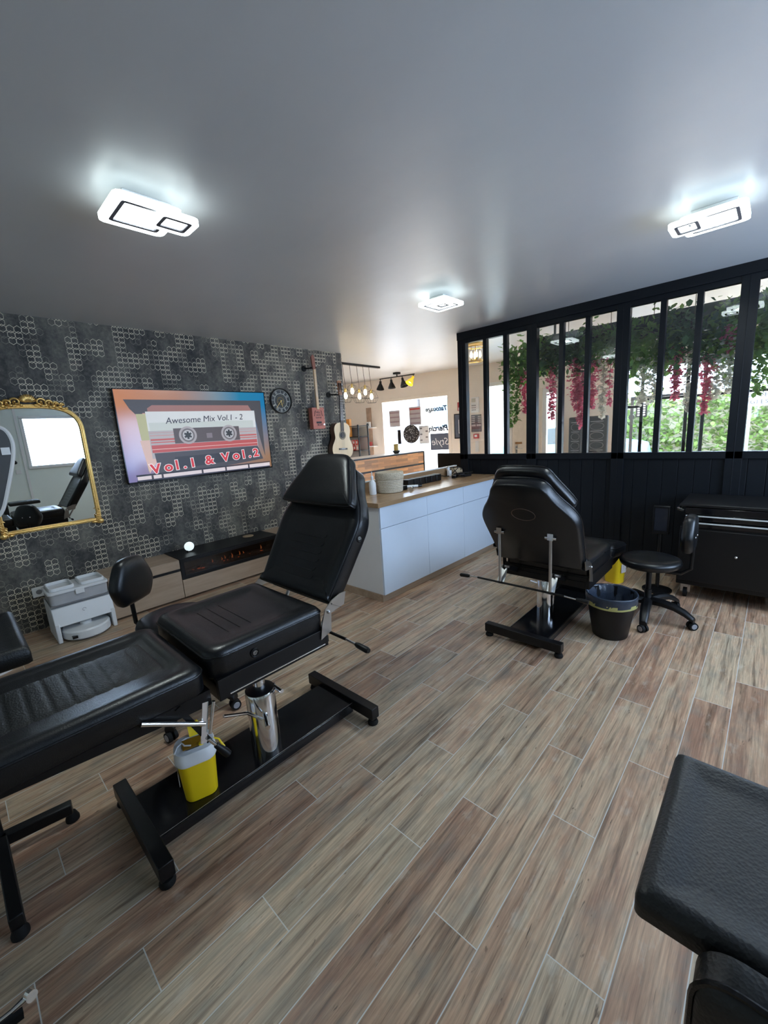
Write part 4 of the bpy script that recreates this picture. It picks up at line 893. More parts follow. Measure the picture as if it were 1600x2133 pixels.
WV, t, b = nt('woven_straw'); co = objco(t, (1, 1, 1)); wv = N(t, 'ShaderNodeTexWave'); wv.bands_direction = 'Z'; wv.inputs['Scale'].default_value = 20; wv.inputs['Distortion'].default_value = 2.5; wv.inputs['Detail Scale'].default_value = 6; L(t, co, wv.inputs['Vector'])
L(t, mixc(t, wv.outputs['Fac'], (.40, .33, .23, 1), (.72, .66, .54, 1)), b.inputs['Base Color']); b.inputs['Roughness'].default_value = .85; bump(t, b, wv.outputs['Fac'], .6, .004)
mb = MB(); mb.lathe([(.12, 0), (.128, .006), (.136, .10), (.138, .135)], n=44, cap1=False); mb.build('basket_body', WV, e)
mb = MB(); mb.lathe([(.140, .13), (.143, .14), (.141, .185), (.136, .197), (.06, .193), (.0, .192)], n=44); mb.build('basket_lid', mat('speckled_straw', (.50, .43, .32), .85, 0, .75, 90, .4, 150), e)
e = empty('spray_bottle', (2.78, 2.78, .902), 0, 'small white bottle with a spout on the worktop left of the basket', 'bottle')
MB().lathe([(.03, 0), (.034, .006), (.034, .11), (.02, .135), (.012, .14), (.012, .155)], n=24).build('body', WPLAS, e); MB().lathe([(.014, .155), (.014, .175), (.005, .18), (.004, .215), (.001, .22)], n=16).build('spout', WPLAS, e)
e = empty('equipment_case', (3.58, 2.80, .902), .0, 'long black segmented case on the middle of the worktop', 'case')
for k in range(6): MB().box(-.30+k*.100, -.21+k*.100, -.05, .05, .0, .075).build('segment', BLKP, e, bevel=.008)
MB().box(-.29, .28, -.035, .035, .01, .065).build('core', BLKM, e)
e = empty('tattoo_machine', (3.18, 2.62, .902), .5, 'small black and chrome tattoo machine lying at the worktop front', 'machine')
MB().cyl((-.075, 0, .018), (.01, 0, .018), .017, .014, 18).cyl((.01, 0, .018), (.05, .01, .018), .011, .009, 16).build('grip', BLKG, e); MB().cyl((-.078, 0, .018), (-.075, 0, .018), .017, .017, 18).build('end_cap', CHROME, e)
e = empty('tattoo_machine', (3.28, 2.70, .902), -.7, 'small tattoo machine with a white grip lying beside the segmented case', 'machine')
MB().cyl((-.06, 0, .015), (.06, 0, .015), .014, .012, 16).build('grip', WPLAS, e); MB().cyl((.06, 0, .015), (.10, 0, .015), .013, .011, 16).build('motor', BLKG, e)
tag(MB().box(3.095, 3.155, 2.66, 2.74, .902, .945).build('battery_pack', BLKP, bevel=.006), 'small black battery pack right beside the woven basket', 'battery')
tag(MB().box(4.20, 4.245, 2.86, 2.90, .902, .975).build('charger', WPLAS, bevel=.005), 'white plug charger cube standing on the worktop near the partition', 'charger')
e = empty('round_timer', (4.26, 2.925, .985), 0, 'small round white dial with chrome rim above the charger cube', 'timer')
MB(Matrix.Rotation(PI/2, 4, 'X')).lathe([(.03, -.012), (.032, .004), (.028, .01)], n=28).build('rim', CHROME, e); MB(Matrix.Rotation(PI/2, 4, 'X')).lathe([(.025, .010), (.025, .0115)], n=24).build('dial', WHITE, e); MB().box(-.012, .012, -.012, .014, -.083, -.02).build('foot', BLKP, e)
tag(MB().tube([(4.30, 2.90, .946), (4.36, 2.885, .950), (4.44, 2.87, .946)], [.043, .045, .043], 20).build('paper_roll', mat('kraft_roll', (.52, .40, .26), .8)), 'tan paper roll tangled in black cable at the worktop end', 'roll')
for j, lb in enumerate(('black cable coiled over the tan paper roll', 'black cable running along the worktop back edge to the charger', 'black cable heap in front of the paper roll', 'black cable trailing off the worktop end to the partition')):
    random.seed(40+j); P = []
    for k in range(40):
        a = k*.55
        if j == 0: P.append((4.35+.06*math.cos(a), 2.875+.055*math.sin(a*1.3), .95+.05*math.sin(a)))
        elif j == 1: P.append((3.88+k*.0085, 2.90-.03*math.sin(k*.2), .908+.03*max(0, math.sin(k*.1))))
        elif j == 2: P.append((4.22+.13*math.cos(a*.9)+.02*random.random(), 2.70+.07*math.sin(a*1.1), .910+.0009*k))
        else: P.append((4.36+k*.0028, 2.66+k*.002, .910+.02*math.sin(k*.08)))
    if j == 0: P = [(x, y, max(.912, z)) for x, y, z in P]
    tag(MB().tube(P, .005, 6).build('cable', BLKP), lb, 'cable')
for j, (x, y, rz, lb) in enumerate(((4.10, 2.72, .3, 'black power adapter nearest the segmented case on the worktop'), (4.26, 2.66, -.2, 'black power adapter nearest the worktop front among the cables'), (4.33, 2.76, .5, 'black power adapter below the tan paper roll'))):
    o = tag(MB().box(-.06, .06, -.025, .025, 0, .035).build('power_adapter', BLKP, bevel=.006), lb, 'adapter'); o.location = (x, y, .902); o.rotation_euler = (0, 0, rz)
# ------------------------------------------------------------------ reception
e = empty('reception_desk', (4.07, 4.66, 0), 0, 'reception desk faced with acacia planks in a black frame behind the white cabinets', 'desk')
MB().box(.02, 1.95, 0, .02, .66, .855).build('lower_planks', PLNK, e); MB().box(.02, 1.95, 0, .02, .885, 1.075).build('upper_planks', PLNK, e); MB().box(.02, 1.95, 0, .02, .05, .635).build('base_planks', PLNK, e)
fr = MB(); fr.box(.0, 1.97, -.008, .03, 1.075, 1.095).box(.0, 1.97, .005, .03, .855, .885).box(0, 1.97, .005, .03, .635, .66).box(1.95, 1.975, -.008, .03, 0, 1.095).box(0, .02, -.008, .03, 0, 1.095).box(0, 1.97, .0, .03, 0, .05); fr.build('frame', BLKM, e)
MB().box(0, 1.975, .02, .45, 1.08, 1.10).build('counter_top', mat('white_top', (.75, .72, .68), .3), e); MB().box(.02, 1.95, .03, .43, .05, 1.08).build('carcass', WPLAS, e)
tag(MB().lathe([(.03, 0), (.04, .004), (.075, .05), (.07, .05), (.035, .012)], (5.42, 4.78, 1.1005), 28).build('bowl', BLKP), 'small black bowl on the reception desk top', 'bowl')
tag(MB().box(5.49, 5.55, 4.84, 4.90, 1.1005, 1.26).build('card_box', mat('ochre_card', (.45, .32, .08), .6), bevel=.003), 'tall ochre box on the reception desk beside the black bowl', 'box')
e = empty('monitor', (5.05, 3.42, 0), math.radians(-8), 'dark flat monitor back standing beyond the worktop, beside the partition post', 'monitor')
MB().box(-.01, .03, -.30, .25, .72, 1.12).build('screen_back', BLKP, e, bevel=.008); MB().cyl((.02, 0, .03), (.02, 0, .80), .03).lathe([(.16, 0), (.16, .02), (.03, .04)], (.02, 0, 0), 28).build('stand', BLKM, e)
# pendants
e = empty('pendant_lamp', (4.97, 5.07, ZC), 0, 'black bar pendant with five bare bulbs in wire cages over the reception', 'pendant lamp')
MB().bar((-.53, -.035, -.015), (.48, .025, -.015), .05, .028).build('ceiling_bar', BLKM, e)
BRASS = mat('brass_socket', (.62, .45, .16), .3, .9)
for k, (dx, dz) in enumerate(((-.385, .0), (-.225, .075), (-.062, .0), (.088, .068), (.238, .0))):
    y = .06*dx; zb = 2.085+dz-ZC
    cd = MB().tube([(dx-.02, y, -.02), (dx-.015, y, -.15), (dx+.003, y, (zb+.10)*.8), (dx, y, zb+.10)], .0035, 6).build('cord', BLKP, e)
    MB().lathe([(.018, .045), (.02, .05), (.02, .10), (.006, .115)], (dx, y, zb), 16).build('socket', BRASS, cd)
    MB().lathe([(.005, -.050), (.020, -.041), (.030, -.018), (.029, .006), (.019, .030), (.013, .05)], (dx, y, zb), 20).build('bulb', BULB, cd)
    cg = MB()
    for a in range(6):
        c, s = math.cos(PI/3*a), math.sin(PI/3*a); cg.tube([(dx+.02*c, y+.02*s, zb+.10), (dx+.07*c, y+.07*s, zb+.075), (dx+.115*c, y+.115*s, zb-.03), (dx+.075*c, y+.075*s, zb-.105)], .0022, 5)
    for R, z in ((.115, -.03), (.075, -.105)): cg.tube([(dx+R*math.cos(PI/3*a), y+R*math.sin(PI/3*a), zb+z) for a in range(6)], .0022, 5, True)
    cg.build('wire_cage', BLKM, cd)
# spotlight bar
e = empty('spotlight_bar', (6.32, 5.45, ZC), 0, 'black ceiling bar with four bell shaped spotlights near the shop window', 'spotlight')
MB().lathe([(.075, -.03), (.075, 0)], n=28).build('ceiling_rose', BLKM, e); MB().bar((-.065, .40, -.075), (.065, -.38, -.075), .018, .018).cyl((0, 0, -.075), (0, 0, -.02), .012).build('bar', BLKM, e)
for k, (tt, tilt, lit) in enumerate(((.02, (.25, .35), 0), (.34, (.0, -.05), 0), (.66, (-.05, -.3), 0), (.97, (-.75, .25), 1))):
    p = Vector((-.065+.13*tt, .40-.78*tt, -.085)); ax = Vector((tilt[0], tilt[1], -1)).normalized(); M = ax.to_track_quat('Z', 'Y').to_matrix().to_4x4(); M.translation = p+Vector((0, 0, -.03))
    MB().cyl(p, p+Vector((0, 0, -.035)), .008).build('joint', BLKM, e)
    sh = MB(M).loops([[(rr*math.cos(2*PI*j/24), rr*math.sin(2*PI*j/24), z) for j in range(24)] for rr, z in ((.022, 0), (.026, .05), (.045, .085), (.070, .14), (.078, .165), (.074, .165), (.066, .14), (.040, .088), (.020, .05))]).build('shade', BLKM if not lit else mat('lit_yellow_shade', (.75, .5, .02), .4, 0, .1, 12, 0, 200, .6), e, ang=50)
    if lit: MB(M).ball((0, 0, .105), .033).build('bulb', BULB, sh)
# candle lamp seen through first pane
e = empty('candle_lamp', (5.25, 3.09, ZC), 0, 'gilt ceiling lamp with candle bulbs seen through the first partition pane', 'ceiling lamp')
MB().lathe([(.10, -.02), (.10, 0)], n=28).build('ceiling_plate', BRASS, e); mb = MB()
for z in (-.05, -.235): mb.tube([(.115*math.cos(2*PI*k/32), .115*math.sin(2*PI*k/32), z) for k in range(32)], .006, 6, True)
for k in range(8): a = 2*PI*k/8; mb.cyl((.115*math.cos(a), .115*math.sin(a), -.235), (.115*math.cos(a), .115*math.sin(a), -.05), .003, n=6)
for a in (0, PI/2): mb.bar((-.115*math.cos(a), -.115*math.sin(a), -.235), (.115*math.cos(a), .115*math.sin(a), -.235), .01, .006)
mb.cyl((0, 0, -.235), (0, 0, -.01), .006); mb.build('cage', BRASS, e)
for k in range(4):
    a = PI/2*k+.75; x, y = .06*math.cos(a), .06*math.sin(a)
    MB().cyl((x, y, -.235), (x, y, -.19), .010).build('candle_sleeve', BRASS, e); MB().lathe([(.006, -.19), (.017, -.17), (.015, -.135), (.003, -.10)], (x, y, 0), 14).build('candle_bulb', BULB, e)
# shelf unit and shelves on the left of the shop window
e = empty('shelf_unit', (6.16, 6.75, 0), 0, 'black metal shelf rack behind the classical guitar beside the reception', 'shelf')
fr = MB()
for x in (-.14, .14):
    for y in (-.42, .38): fr.box(x-.011, x+.011, y-.011, y+.011, 0, 1.66)
for z in (1.64, 1.42, 1.13, .80, .45): fr.box(-.15, .15, -.43, .39, z-.012, z)
fr.box(-.15, -.135, -.43, .39, .80, .815); fr.build('frame', BLKM, e); MB().box(.13, .14, -.41, .37, .46, 1.62).build('back_panel', mat('pale_back', (.62, .60, .57), .6), e)
tag(MB().box(6.04, 6.10, 6.60, 7.0, 1.4205, 1.79).build('orange_frame', mat('orange_card', (.72, .30, .05), .5), bevel=.004), 'orange framed picture standing on the black shelf rack', 'picture')
REDC, PINKC = mat('red_card', (.50, .06, .05), .5), mat('pink_card', (.75, .45, .42), .5)
for k in range(8):
    y = 6.42+.09*(k % 4); z = 1.1305 if k < 4 else 1.245
    if k >= 4: y += .01
    pos = ('rightmost', 'second from the right', 'third from the right', 'leftmost')[k % 4]
    o = tag(MB().box(6.05, 6.065, y-.038, y+.038, z, z+.105).build('card_pack', REDC if k % 3 else PINKC), '%s small card in the %s row on the shelf rack' % (pos, 'lower' if k < 4 else 'upper'), 'card', 'red cards on the shelf rack')
    MB().box(6.047, 6.05, y-.018, y+.018, z+.03, z+.08).build('card_picture', WPLAS, o)
tag(MB().box(6.05, 6.09, 6.86, 7.0, 1.1305, 1.36).build('dark_book', BLKP), 'dark book standing at the left of the shelf rack', 'book')
for j, (sx0, sx1, z, lb) in enumerate(((-.32, -.12, 1.575, 'upper white wall shelf left of the shop window'), (-.32, -.12, 1.17, 'lower white wall shelf left of the shop window'))):
    tag(MB(FM).box(sx0, sx1, -.16, -.002, z, z+.02).build('wall_shelf', WHITE, bevel=.002), lb, 'shelf')
e = empty('white_camera', tuple(FP(-.27, -.09, 1.596)), 0, 'small white and black gadget on the upper wall shelf', 'camera'); MB().box(-.03, .03, -.05, .05, 0, .12).build('body', WPLAS, e, bevel=.01); MB().cyl((-.03, 0, .06), (-.04, 0, .06), .03).build('lens', BLKG, e)
tag(MB().lathe([(.03, 0), (.035, .07), (.02, .09)], tuple(FP(-.25, -.08, 1.191)), 20).build('red_jar', REDC), 'small red jar on the lower wall shelf', 'jar')
tag(MB(FM).box(-.36, -.24, -.03, -.001, .95, 2.02).build('wall_panel', mat('rust_stained_canvas', (.42, .30, .22), .8, 0, .55, 9)), 'narrow rust stained panel on the wall left of the shop window', 'panel')
# things in and on the shop window
GREYC = mat('grey_poster_back', (.50, .46, .47), .6)
for j, (s0, s1, z0, z1, lb) in enumerate(((.20, .47, 1.57, 1.91, 'pale pink poster taped high on the left of the shop window'), (.70, .98, 1.58, 1.95, 'pale red headed poster taped high on the middle of the shop window'))):
    o = tag(MB(FM).box(s0, s1, .040, .043, z0, z1).build('poster', GREYC), lb, 'poster')
    for k in range(3+j): MB(FM).box(s0+.02, s1-.02, .037, .040, z1-.06-k*.095, z1-.03-k*.095).build('print_block', mat('mauve_print', (.34, .25, .28), .6) if not (j and k == 0) else REDC, o)
tag(MB(FM).box(.05, 1.12, .025, .035, 1.535, 1.545).box(.05, 1.1, .025, .035, 1.19, 1.196).build('hanging_rail', GREYP), 'thin grey display rails across the shop window', 'rail')
e = empty('window_sign', tuple(FP(.78, -.04, 1.40)), math.atan2(DS.y, DS.x), 'round black speckled disc hanging in the shop window', 'sign')
MB(Matrix.Rotation(PI/2, 4, 'X')).lathe([(.19, 0), (.19, .015)], n=48).build('disc', mat('speckled_black', (.02, .02, .022), .5), e); mb = MB()
random.seed(3)
for k in range(90):
    a, rr = random.random()*2*PI, .18*math.sqrt(random.random()); mb.ball((rr*math.cos(a), -.016 if 1 else 0, rr*math.sin(a)), .004+.004*random.random(), (1, .4, 1), 6, 4)
mb.build('speckles', WPLAS, e)['kind'] = 'stuff'; MB().cyl((0, -.007, .19), (0, -.007, .30), .002, n=6).build('hook_wire', BLKP, e)
tag(MB(FM).box(.92, 1.15, .036, .040, 1.19, 1.55).build('poster', mat('white_poster', (.78, .78, .78), .6)), 'white poster with grey drawings hanging right of the black disc', 'poster')
o = bpy.data.objects['poster.002'] if 'poster.002' in bpy.data.objects else None
for k in range(5): MB(FM).ball((.97+.13*(k % 2), .034, 1.26+.06*k), .025, (1.2, .1, .7), 10, 6).build('drawing', GREYP, o)
tag(MB(FM).box(.40, .48, .02, .03, 1.20, 1.50).build('black_strip', BLKP), 'narrow black banner hanging in the shop window left of the disc', 'banner')
MX = Matrix.Diagonal((-1, 1, 1, 1))
SLATE = mat('slate_sign', (.10, .12, .17), .6)
o = tag(MB(FM).box(1.18, 1.62, .038, .042, 1.05, 1.38).build('window_decal', SLATE), 'slate blue decal with white script low on the right of the shop window', 'decal')
def decal(body, size, s, z, mt, par=None, nm='lettering', dep=.045, sh=.25, off=0.):
    me = text_obj(nm, body, size, mt, frame_m(FP(s, dep, z), -DS, (0, 0, 1)), par, shear=sh, ext=.0006, offset=off); return me
decal('Style', .20, 1.60, 1.15, WPLAS, o, dep=.036); 
o2 = decal('Piercing', .155, 1.585, 1.435, mat('grey_script', (.02, .02, .022), .7, spec=.1), None, 'window_lettering', .047, .25, .007); tag(o2, 'grey script word Piercing on the shop window seen from inside', 'lettering')
o2 = decal('Tatouage', .13, 1.58, 1.83, mat('grey_script', (.02, .02, .022), .7, spec=.1), None, 'window_lettering', .047, .25, .005); tag(o2, 'upper faint grey script on the shop window, by the facade outside', 'lettering')
# notices on the cream wall
def onwall(nm, s0, s1, z0, z1, mt, lb, cat, th=.012): return tag(MB(FM).box(s0, s1, -th, -.001, z0, z1).build(nm, mt, bevel=.002), lb, cat)
o = onwall('notice', 1.815, 1.93, 1.79, 1.95, mat('red_notice', (.42, .05, .06), .6), 'red notice card on the cream wall left of the partition post', 'notice', .004); MB(FM).box(1.835, 1.91, -.007, -.004, 1.80, 1.85).build('notice_print', WPLAS, o)
o = onwall('framed_picture', 1.745, 2.02, 1.26, 1.735, BLKM, 'black framed dark print on the cream wall left of the partition post', 'picture', .025); MB(FM).box(1.765, 2.0, -.028, -.025, 1.28, 1.715).build('print', SLATE, o)
MB(FM).box(1.84, 1.85, -.030, -.028, 1.36, 1.62).box(1.84, 1.97, -.030, -.028, 1.36, 1.37).box(1.90, 1.97, -.030, -.028, 1.54, 1.64).build('print_lines', WPLAS, o)
onwall('wall_switch', 1.84, 1.915, 1.17, 1.24, WPLAS, 'white switch below the black framed print', 'switch')
o = onwall('alarm_panel', 2.10, 2.255, 1.73, 2.01, WPLAS, 'white alarm keypad on the cream wall behind the first pane', 'keypad', .045); MB(FM).box(2.12, 2.20, -.049, -.045, 1.92, 1.99).build('keypad_screen', mat('lcd_grey', (.50, .52, .48), .4), o); 
for k in range(9): MB(FM).box(2.125+.028*(k % 3), 2.145+.028*(k % 3), -.049, -.045, 1.77+.04*(k//3), 1.79+.04*(k//3)).build('key', GREYP, o)
o = onwall('price_board', 2.09, 2.295, 1.37, 1.69, mat('dark_board', (.09, .085, .10), .6), 'dark printed board under the alarm keypad', 'board', .008)
for k in range(4):
    for q in (0, 1): MB(FM).box(2.10+.125*q, 2.165+.125*q, -.011, -.008, 1.645-.035*k, 1.665-.035*k).build('board_print', GREYC, o)
MB(FM).box(2.10, 2.18, -.011, -.008, 1.475, 1.51).box(2.20, 2.285, -.011, -.008, 1.475, 1.51).box(2.105, 2.28, -.011, -.008, 1.41, 1.415).box(2.105, 2.28, -.011, -.008, 1.385, 1.39).build('board_lines', GREYC, o)
o = onwall('fire_alarm', 2.14, 2.24, 1.245, 1.335, mat('alarm_red', (.50, .06, .06), .4), 'small red fire alarm point below the dark board', 'alarm', .035); MB(FM).box(2.165, 2.215, -.038, -.035, 1.275, 1.315).build('alarm_label', WPLAS, o)
onwall('socket_strip', 2.165, 2.235, .99, 1.20, WPLAS, 'white triple socket plate below the fire alarm', 'socket')
# dark display boards beyond the partition
for j, (s0, s1, lb) in enumerate(((3.87, 4.07, 'left dark display stand with lit rows beyond the partition'), (4.13, 4.44, 'right dark display stand with oval rows beyond the partition'))):
    e = empty('display_stand', tuple(FP((s0+s1)/2, -.20, 0)), math.atan2(DS.y, DS.x), lb, 'stand'); hw = (s1-s0)/2
    MB().box(-hw, hw, -.05, .05, 0, 1.52).build('body', mat('charcoal_panel', (.055, .06, .066), .4), e, bevel=.02)
    mb = MB(); m2 = MB()
    for k in range(4):
        z = 1.36-k*.15; mb.tube([(hw*.62*math.cos(2*PI*a/24), -.052, z+.055*math.sin(2*PI*a/24)) for a in range(24)], .006, 6, True); m2.box(-hw*.6, hw*.6, -.056, -.05, z+.072, z+.079)
    mb.build('oval_ring', mat('ring_grey', (.16, .165, .17), .4), e); m2.build('light_strip', mat('pale_strip', (.62, .64, .64), .4), e)
# ------------------------------------------------------------------ artificial vines behind the partition
def leaf(mb, p, d, up, ln, wd, rnd):
    d = Vector(d).normalized(); s = d.cross(Vector(up))
    s = s.normalized() if s.length > .01 else Vector((1, 0, 0)); n = s.cross(d); p = Vector(p)
    mb.add([p, p+d*ln*.35+s*wd*.5+n*.004, p+d*ln*.75+s*wd*.35-n*.002, p+d*ln, p+d*ln*.75-s*wd*.35-n*.002, p+d*ln*.35-s*wd*.5+n*.004], [(0, 1, 2, 3), (0, 3, 4, 5)])
def leafmat(nm, col, tr=.5):
    m, t, b = nt(nm); co = objco(t); c = mixc(t, noise(t, co, 14, 3), (*[x*.5 for x in col], 1), (*[min(1, x*1.4) for x in col], 1)); L(t, c, b.inputs['Base Color']); b.inputs['Roughness'].default_value = .5
    tl = N(t, 'ShaderNodeBsdfTranslucent'); L(t, c, tl.inputs[0]); mx = N(t, 'ShaderNodeMixShader'); mx.inputs[0].default_value = tr; o = t.nodes['Material Output']
    L(t, b.outputs[0], mx.inputs[1]); L(t, tl.outputs[0], mx.inputs[2]); L(t, mx.outputs[0], o.inputs[0]); return m
LG1, LG2, LG3 = leafmat('ivy_green', (.16, .33, .07)), leafmat('fern_green', (.21, .38, .07)), leafmat('dark_ivy', (.08, .19, .07))
PINK, PALE = leafmat('pink_petal', (.90, .17, .28), .45), leafmat('cream_petal', (.86, .80, .64), .5)
STEM = mat('vine_stem', (.10, .07, .035), .7)
random.seed(11)
XV = 4.86
struct(MB().box(4.945, 4.985, -1.45, 2.10, 2.21, 2.435).box(4.955, 4.975, 1.9, 1.92, 2.43, ZC).box(4.955, 4.975, .3, .32, 2.43, ZC).box(4.955, 4.975, -1.3, -1.28, 2.43, ZC).build('trim_3', mat('dark_green_board', (.02, .035, .03), .6)))
def garland(y0, y1, n, lm, label, zc=2.22, dz=.11):
    e = empty('vine_garland', (XV, (y0+y1)/2, 2.2), 0, label, 'garland', 'green vine garlands under the entrance ceiling'); yc = (y0+y1)/2
    mb = MB()
    for k in range(int(n*1.6)):
        y = random.uniform(y0-.05, y1+.05)-yc; z = random.gauss(zc-2.2, dz); x = random.gauss(0, .07)
        leaf(mb, (x, y, z), (random.gauss(-.3, .6), random.gauss(0, .6), random.gauss(-.5, .5)), (0, 0, 1), random.uniform(.05, .095), random.uniform(.035, .06), 0)
    mb.build('leaves', lm, e, smooth=False)
    P = [(.03*math.sin(k), y0-yc+(y1-y0)*k/8, zc-2.2+.10+.03*math.sin(k*1.7)) for k in range(9)]
    MB().tube(P, .007, 6).cyl((0, 0, .13), (0, 0, ZC-2.2), .003, n=6).build('stem', STEM, e)
    return e
garland(1.95, 2.42, 330, LG1, 'green vine garland behind the first partition bay, at the left', 2.20)
garland(1.50, 1.95, 330, LG3, 'dark green vine garland behind the second bay, left part', 2.20)
garland(1.10, 1.52, 330, LG1, 'green vine garland behind the second bay, right part', 2.24, .10)
garland(.78, 1.10, 380, LG2, 'bushy fern green garland behind the third bay, left part', 2.14, .13)
garland(.45, .80, 420, LG3, 'dark bushy garland behind the third bay, middle part', 2.16, .12)
garland(.12, .47, 380, LG2, 'fern green garland behind the third bay, right part', 2.16, .13)
garland(-.25, .12, 300, LG1, 'green garland behind the last bay at the right edge', 2.05, .17)
def strand(y, ztop, zbot, pm_, label, x=XV, wd=.05, dens=150):
    dens *= 1.9; wd *= 1.15
    e = empty('hanging_vine', (x, y, ztop), 0, label, 'vine', 'hanging flower strands behind the partition'); ln = ztop-zbot; mb = MB()
    for k in range(int(dens*ln/.6)):
        tt = random.random(); ww = wd*(1-.65*tt)
        leaf(mb, (random.gauss(0, ww*.6), random.gauss(0, ww*.6), -tt*ln), (random.gauss(-.2, 1), random.gauss(0, 1), random.gauss(-.6, .5)), (0, 0, 1), random.uniform(.03, .05), random.uniform(.028, .042), 0)
    mb.build('blossoms' if pm_ in (PINK, PALE) else 'leaves', pm_, e, smooth=False); MB().tube([(0, 0, 0.05), (.008, .005, -ln*.5), (0, 0, -ln)], .0025, 5).build('stem', STEM, e)
    if pm_ in (PINK, PALE):
        m2 = MB()
        for k in range(14): leaf(m2, (random.gauss(0, .03), random.gauss(0, .03), random.uniform(-.05, .08)), (random.gauss(0, 1), random.gauss(0, 1), -.5), (0, 0, 1), .06, .03, 0)
        m2.build('leaves', LG2, e, smooth=False)
strand(2.40, 2.15, 1.46, LG1, 'long green ivy strand hanging at the left of the first bay', XV, .06, 120)
strand(2.30, 2.10, 1.50, LG1, 'bright green ivy strand beside the long one in the first bay', XV-.03, .06, 120)
strand(2.21, 2.10, 1.60, PINK, 'dusky pink flower strand behind the first bay near its right post')
strand(1.89, 2.12, 1.52, PINK, 'pink flower strand beside the left post of the second bay', XV, .045)
strand(1.80, 2.10, 1.75, PALE, 'short cream flower strand in the first pane of the second bay')
strand(1.63, 2.14, 1.60, PINK, 'full pink flower strand at the left of the middle pane, second bay', XV, .06, 230)
strand(1.565, 2.0, 1.41, PINK, 'longest pink flower strand in the middle pane of the second bay', XV-.02, .05, 200)
strand(1.47, 2.10, 1.60, PINK, 'pink flower strand at the right of the middle pane, second bay', XV, .06, 220)
strand(1.36, 2.12, 1.50, PALE, 'cream flower strand with pink touches at the right pane of the second bay', XV, .055)
strand(1.30, 2.1, 1.62, PINK, 'thin pink flower strand among cream ones in the second bay', XV, .03, 60)
strand(1.22, 2.12, 1.56, PALE, 'pale strand beside the right post of the second bay', XV, .045)
strand(1.00, 2.05, 1.60, PALE, 'pale drooping strand at the left pane of the third bay', XV, .07)
strand(.90, 2.05, 1.62, PALE, 'second pale drooping strand at the left pane of the third bay', XV, .07)
strand(.735, 2.10, 1.62, PINK, 'deep pink strand at the left of the middle pane, third bay', XV, .05, 200)
strand(.62, 2.05, 1.50, PALE, 'pale strand near the right of the middle pane, third bay', XV, .05)
strand(.50, 2.00, 1.48, PINK, 'red pink strand at the left of the right pane, third bay', XV, .045, 150)
strand(.43, 2.1, 1.60, PALE, 'cream strand in the right pane of the third bay', XV, .07, 170)
strand(.34, 2.2, 1.65, PALE, 'cream strand with gold tips beside the right post of the third bay', XV, .07, 170)
strand(.36, 2.2, 1.98, PINK, 'short pink strand high in the right pane of the third bay', XV-.03, .06, 200)
strand(.15, 2.05, 1.60, LG2, 'yellow green ivy strand at the right edge of the picture', XV, .07, 150)
# ------------------------------------------------------------------ outside
struct(tag(MB(FM).box(-6, 12, .3, 14, -.12, -.04).build('ground_outside', mat('pale_paving', (.55, .50, .44), .8, 0, .15, 3)), 'pale paved street outside'))
HG = MB(FM); random.seed(5)
for k in range(6500):
    p = (random.uniform(4.2, 10.5), 5.2+random.gauss(0, .10), random.uniform(.35, 1.95)+.1*math.sin(k)); leaf(HG, p, (random.gauss(0, 1), random.gauss(-.6, .5), random.gauss(-.3, .8)), (0, 0, 1), random.uniform(.08, .16), random.uniform(.06, .11), 0)
e = empty('ivy_hedge', (0, 0, 0), 0, 'sunlit ivy covered wall across the street behind the shop glazing', 'hedge')
HG.build('leaves', leafmat('hedge_green', (.20, .30, .07), .3), e, smooth=False); MB(FM).box(4.0, 10.8, 5.25, 5.5, -.04, 1.95).build('wall', mat('hedge_wall', (.50, .46, .36), .8), e)
MB(FM).box(4.0, 10.8, 5.05, 5.24, -.04, .40).build('low_wall', mat('ochre_render', (.62, .50, .28), .8), e)
e = empty('road_sign', tuple(FP(6.92, 3.2, 0)), math.atan2(DS.y, DS.x), 'white road sign lettered in dark blue seen through the last pane', 'sign')
MB().box(-.60, .60, 0, .02, 1.52, 1.81).build('board', mat('sign_white', (.78, .80, .80), .5), e); SB = mat('sign_blue', (.006, .010, .022), .6, spec=.1)
for tx, z in (('BORDEAUX', 1.695), ('BÈGLES', 1.565)): text_obj('lettering', tx, .105, SB, frame_m((-.55, -.002, z), (1, 0, 0), (0, 0, 1)), e, ext=.001, offset=.001, sp=1.25)
MB().cyl((-.4, .03, -.04), (-.4, .03, 1.55), .03).cyl((.4, .03, -.04), (.4, .03, 1.55), .03).build('post', STEEL, e)
e = empty('bus_shelter', tuple(FP(5.05, 1.6, -.04)), math.atan2(DS.y, DS.x), 'dark framed shelter with a small board outside the shop glazing', 'shelter')
MB().box(-.44, .55, 0, .06, 1.81, 1.87).box(-.44, -.39, 0, .06, 0, 1.85).box(.50, .55, 0, .06, 0, 1.85).build('frame', BLKM, e); o = MB().box(-.35, -.17, -.03, 0, 1.49, 1.73).build('board', BLKM, e); m2 = MB()
for k in range(5): m2.box(-.32, -.20, -.034, -.03, 1.52+.042*k, 1.54+.042*k)
m2.build('board_lines', WPLAS, o); MB().cyl((-.41, -.02, 1.50), (-.41, -.09, 1.50), .05, n=24).build('round_mirror', BLKP, e)
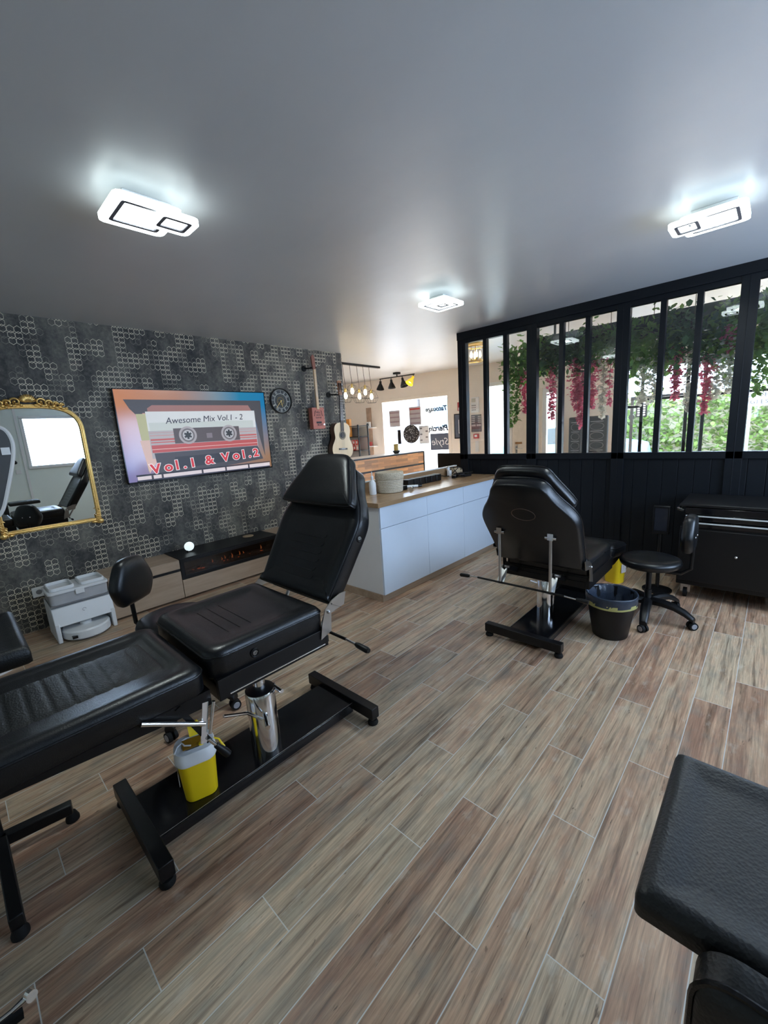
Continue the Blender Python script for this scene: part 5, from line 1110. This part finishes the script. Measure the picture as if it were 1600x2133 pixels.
def car(loc, rz, mt, label):
    e = empty('car', loc, rz, label, 'car')
    prof = [(-2.0, .30), (-2.05, .62), (-1.9, .82), (-1.2, .92), (-.6, 1.38), (.7, 1.42), (1.5, .98), (2.0, .88), (2.08, .5), (2.0, .28)]
    MB().loops([[(x, y, z) for x, z in prof] for y in (-.80, .80)]).build('body', mt, e, bevel=.06, seg=3)
    gl = [(-1.05, .95), (-.58, 1.32), (.66, 1.36), (1.28, 1.0)]
    for sy in (-1, 1): MB().loops([[(x, sy*.785, z) for x, z in gl], [(x, sy*.812, z) for x, z in gl]]).build('side_window', mat('car_glass', (.03, .045, .06), .08), e)
    for x in (-1.25, 1.3):
        for sy in (-1, 1):
            wh = MB().cyl((x, sy*.66, .31), (x, sy*.84, .31), .31, n=28).build('wheel', RUB, e); MB().cyl((x, sy*.84, .31), (x, sy*.85, .31), .19, n=20).build('hubcap', STEEL, wh)
    return e
car(tuple(FP(2.85, 3.8, -.04)), math.atan2(DS.y, DS.x), mat('blue_car_paint', (.16, .33, .45), .25), 'light blue car parked outside behind the shelter')
e = empty('facade', tuple(FP(0, 7.0, 0)), math.atan2(DS.y, DS.x), 'cream stone house across the street seen through the shop window', 'building')
MB().box(-2.86, 3.0, 0, 3, -.04, 4.2).build('wall', mat('cream_stone', (.62, .54, .42), .85, 0, .12, 4), e)
for x in (-1.98, -.5, .9): w_ = MB().box(x-.28, x+.28, -.03, .02, 1.5, 2.6).build('window', mat('house_window', (.13, .19, .24), .2), e); MB().box(x-.33, x+.33, -.05, .0, 2.6, 2.7).box(x-.33, x+.33, -.05, 0, 1.42, 1.5).build('window_trim', WHITE, w_)
MB().box(-3.0, 3.2, -.3, 3.2, 4.2, 4.35).build('roof', mat('grey_roof', (.25, .24, .25), .8), e)
e = empty('garage', tuple(FP(-6.1, 7.2, 0)), math.atan2(DS.y, DS.x), 'low grey roofed outbuilding across the street on the left', 'building')
MB().box(-3.0, 3.1, 0, 3, -.04, 2.3).build('wall', mat('pale_render', (.70, .68, .64), .85), e); MB().add([(-3.2, -.2, 2.3), (3.1, -.2, 2.3), (3.1, -.2, 3.3), (-3.2, 3.2, 2.3), (3.1, 3.2, 2.3), (3.1, 3.2, 3.3)], [(0, 1, 2), (5, 4, 3), (0, 3, 4, 1), (1, 4, 5, 2), (2, 5, 3, 0)]).build('roof', mat('grey_roof', (.25, .24, .25), .8), e)
# seen only in the mirror, on the rear wall
tag(MB().box(.96, 1.04, -1.5, -1.488, 1.13, 1.21).build('wall_switch', WPLAS, bevel=.003), 'white switch on the pale rear wall reflected in the mirror', 'switch')
e = empty('coat_hook', (.94, -1.5, 1.45), 0, 'black hook with a hanging cord reflected in the mirror', 'hook')
MB().cyl((0, 0, .2), (0, .08, .2), .008).cyl((-.04, .08, .2), (.04, .08, .2), .01).cyl((0, 0, .42), (0, .06, .42), .008).cyl((0, 0, 0), (0, .08, 0), .008).cyl((-.04, .08, 0), (.04, .08, 0), .01).build('hooks', BLKM, e); MB().tube([(0, .08, .2), (.02, .085, .1), (.03, .08, 0), (.03, .08, -.08)], .004, 6).ball((.03, .08, -.10), .035).build('cord', BLKM, e)
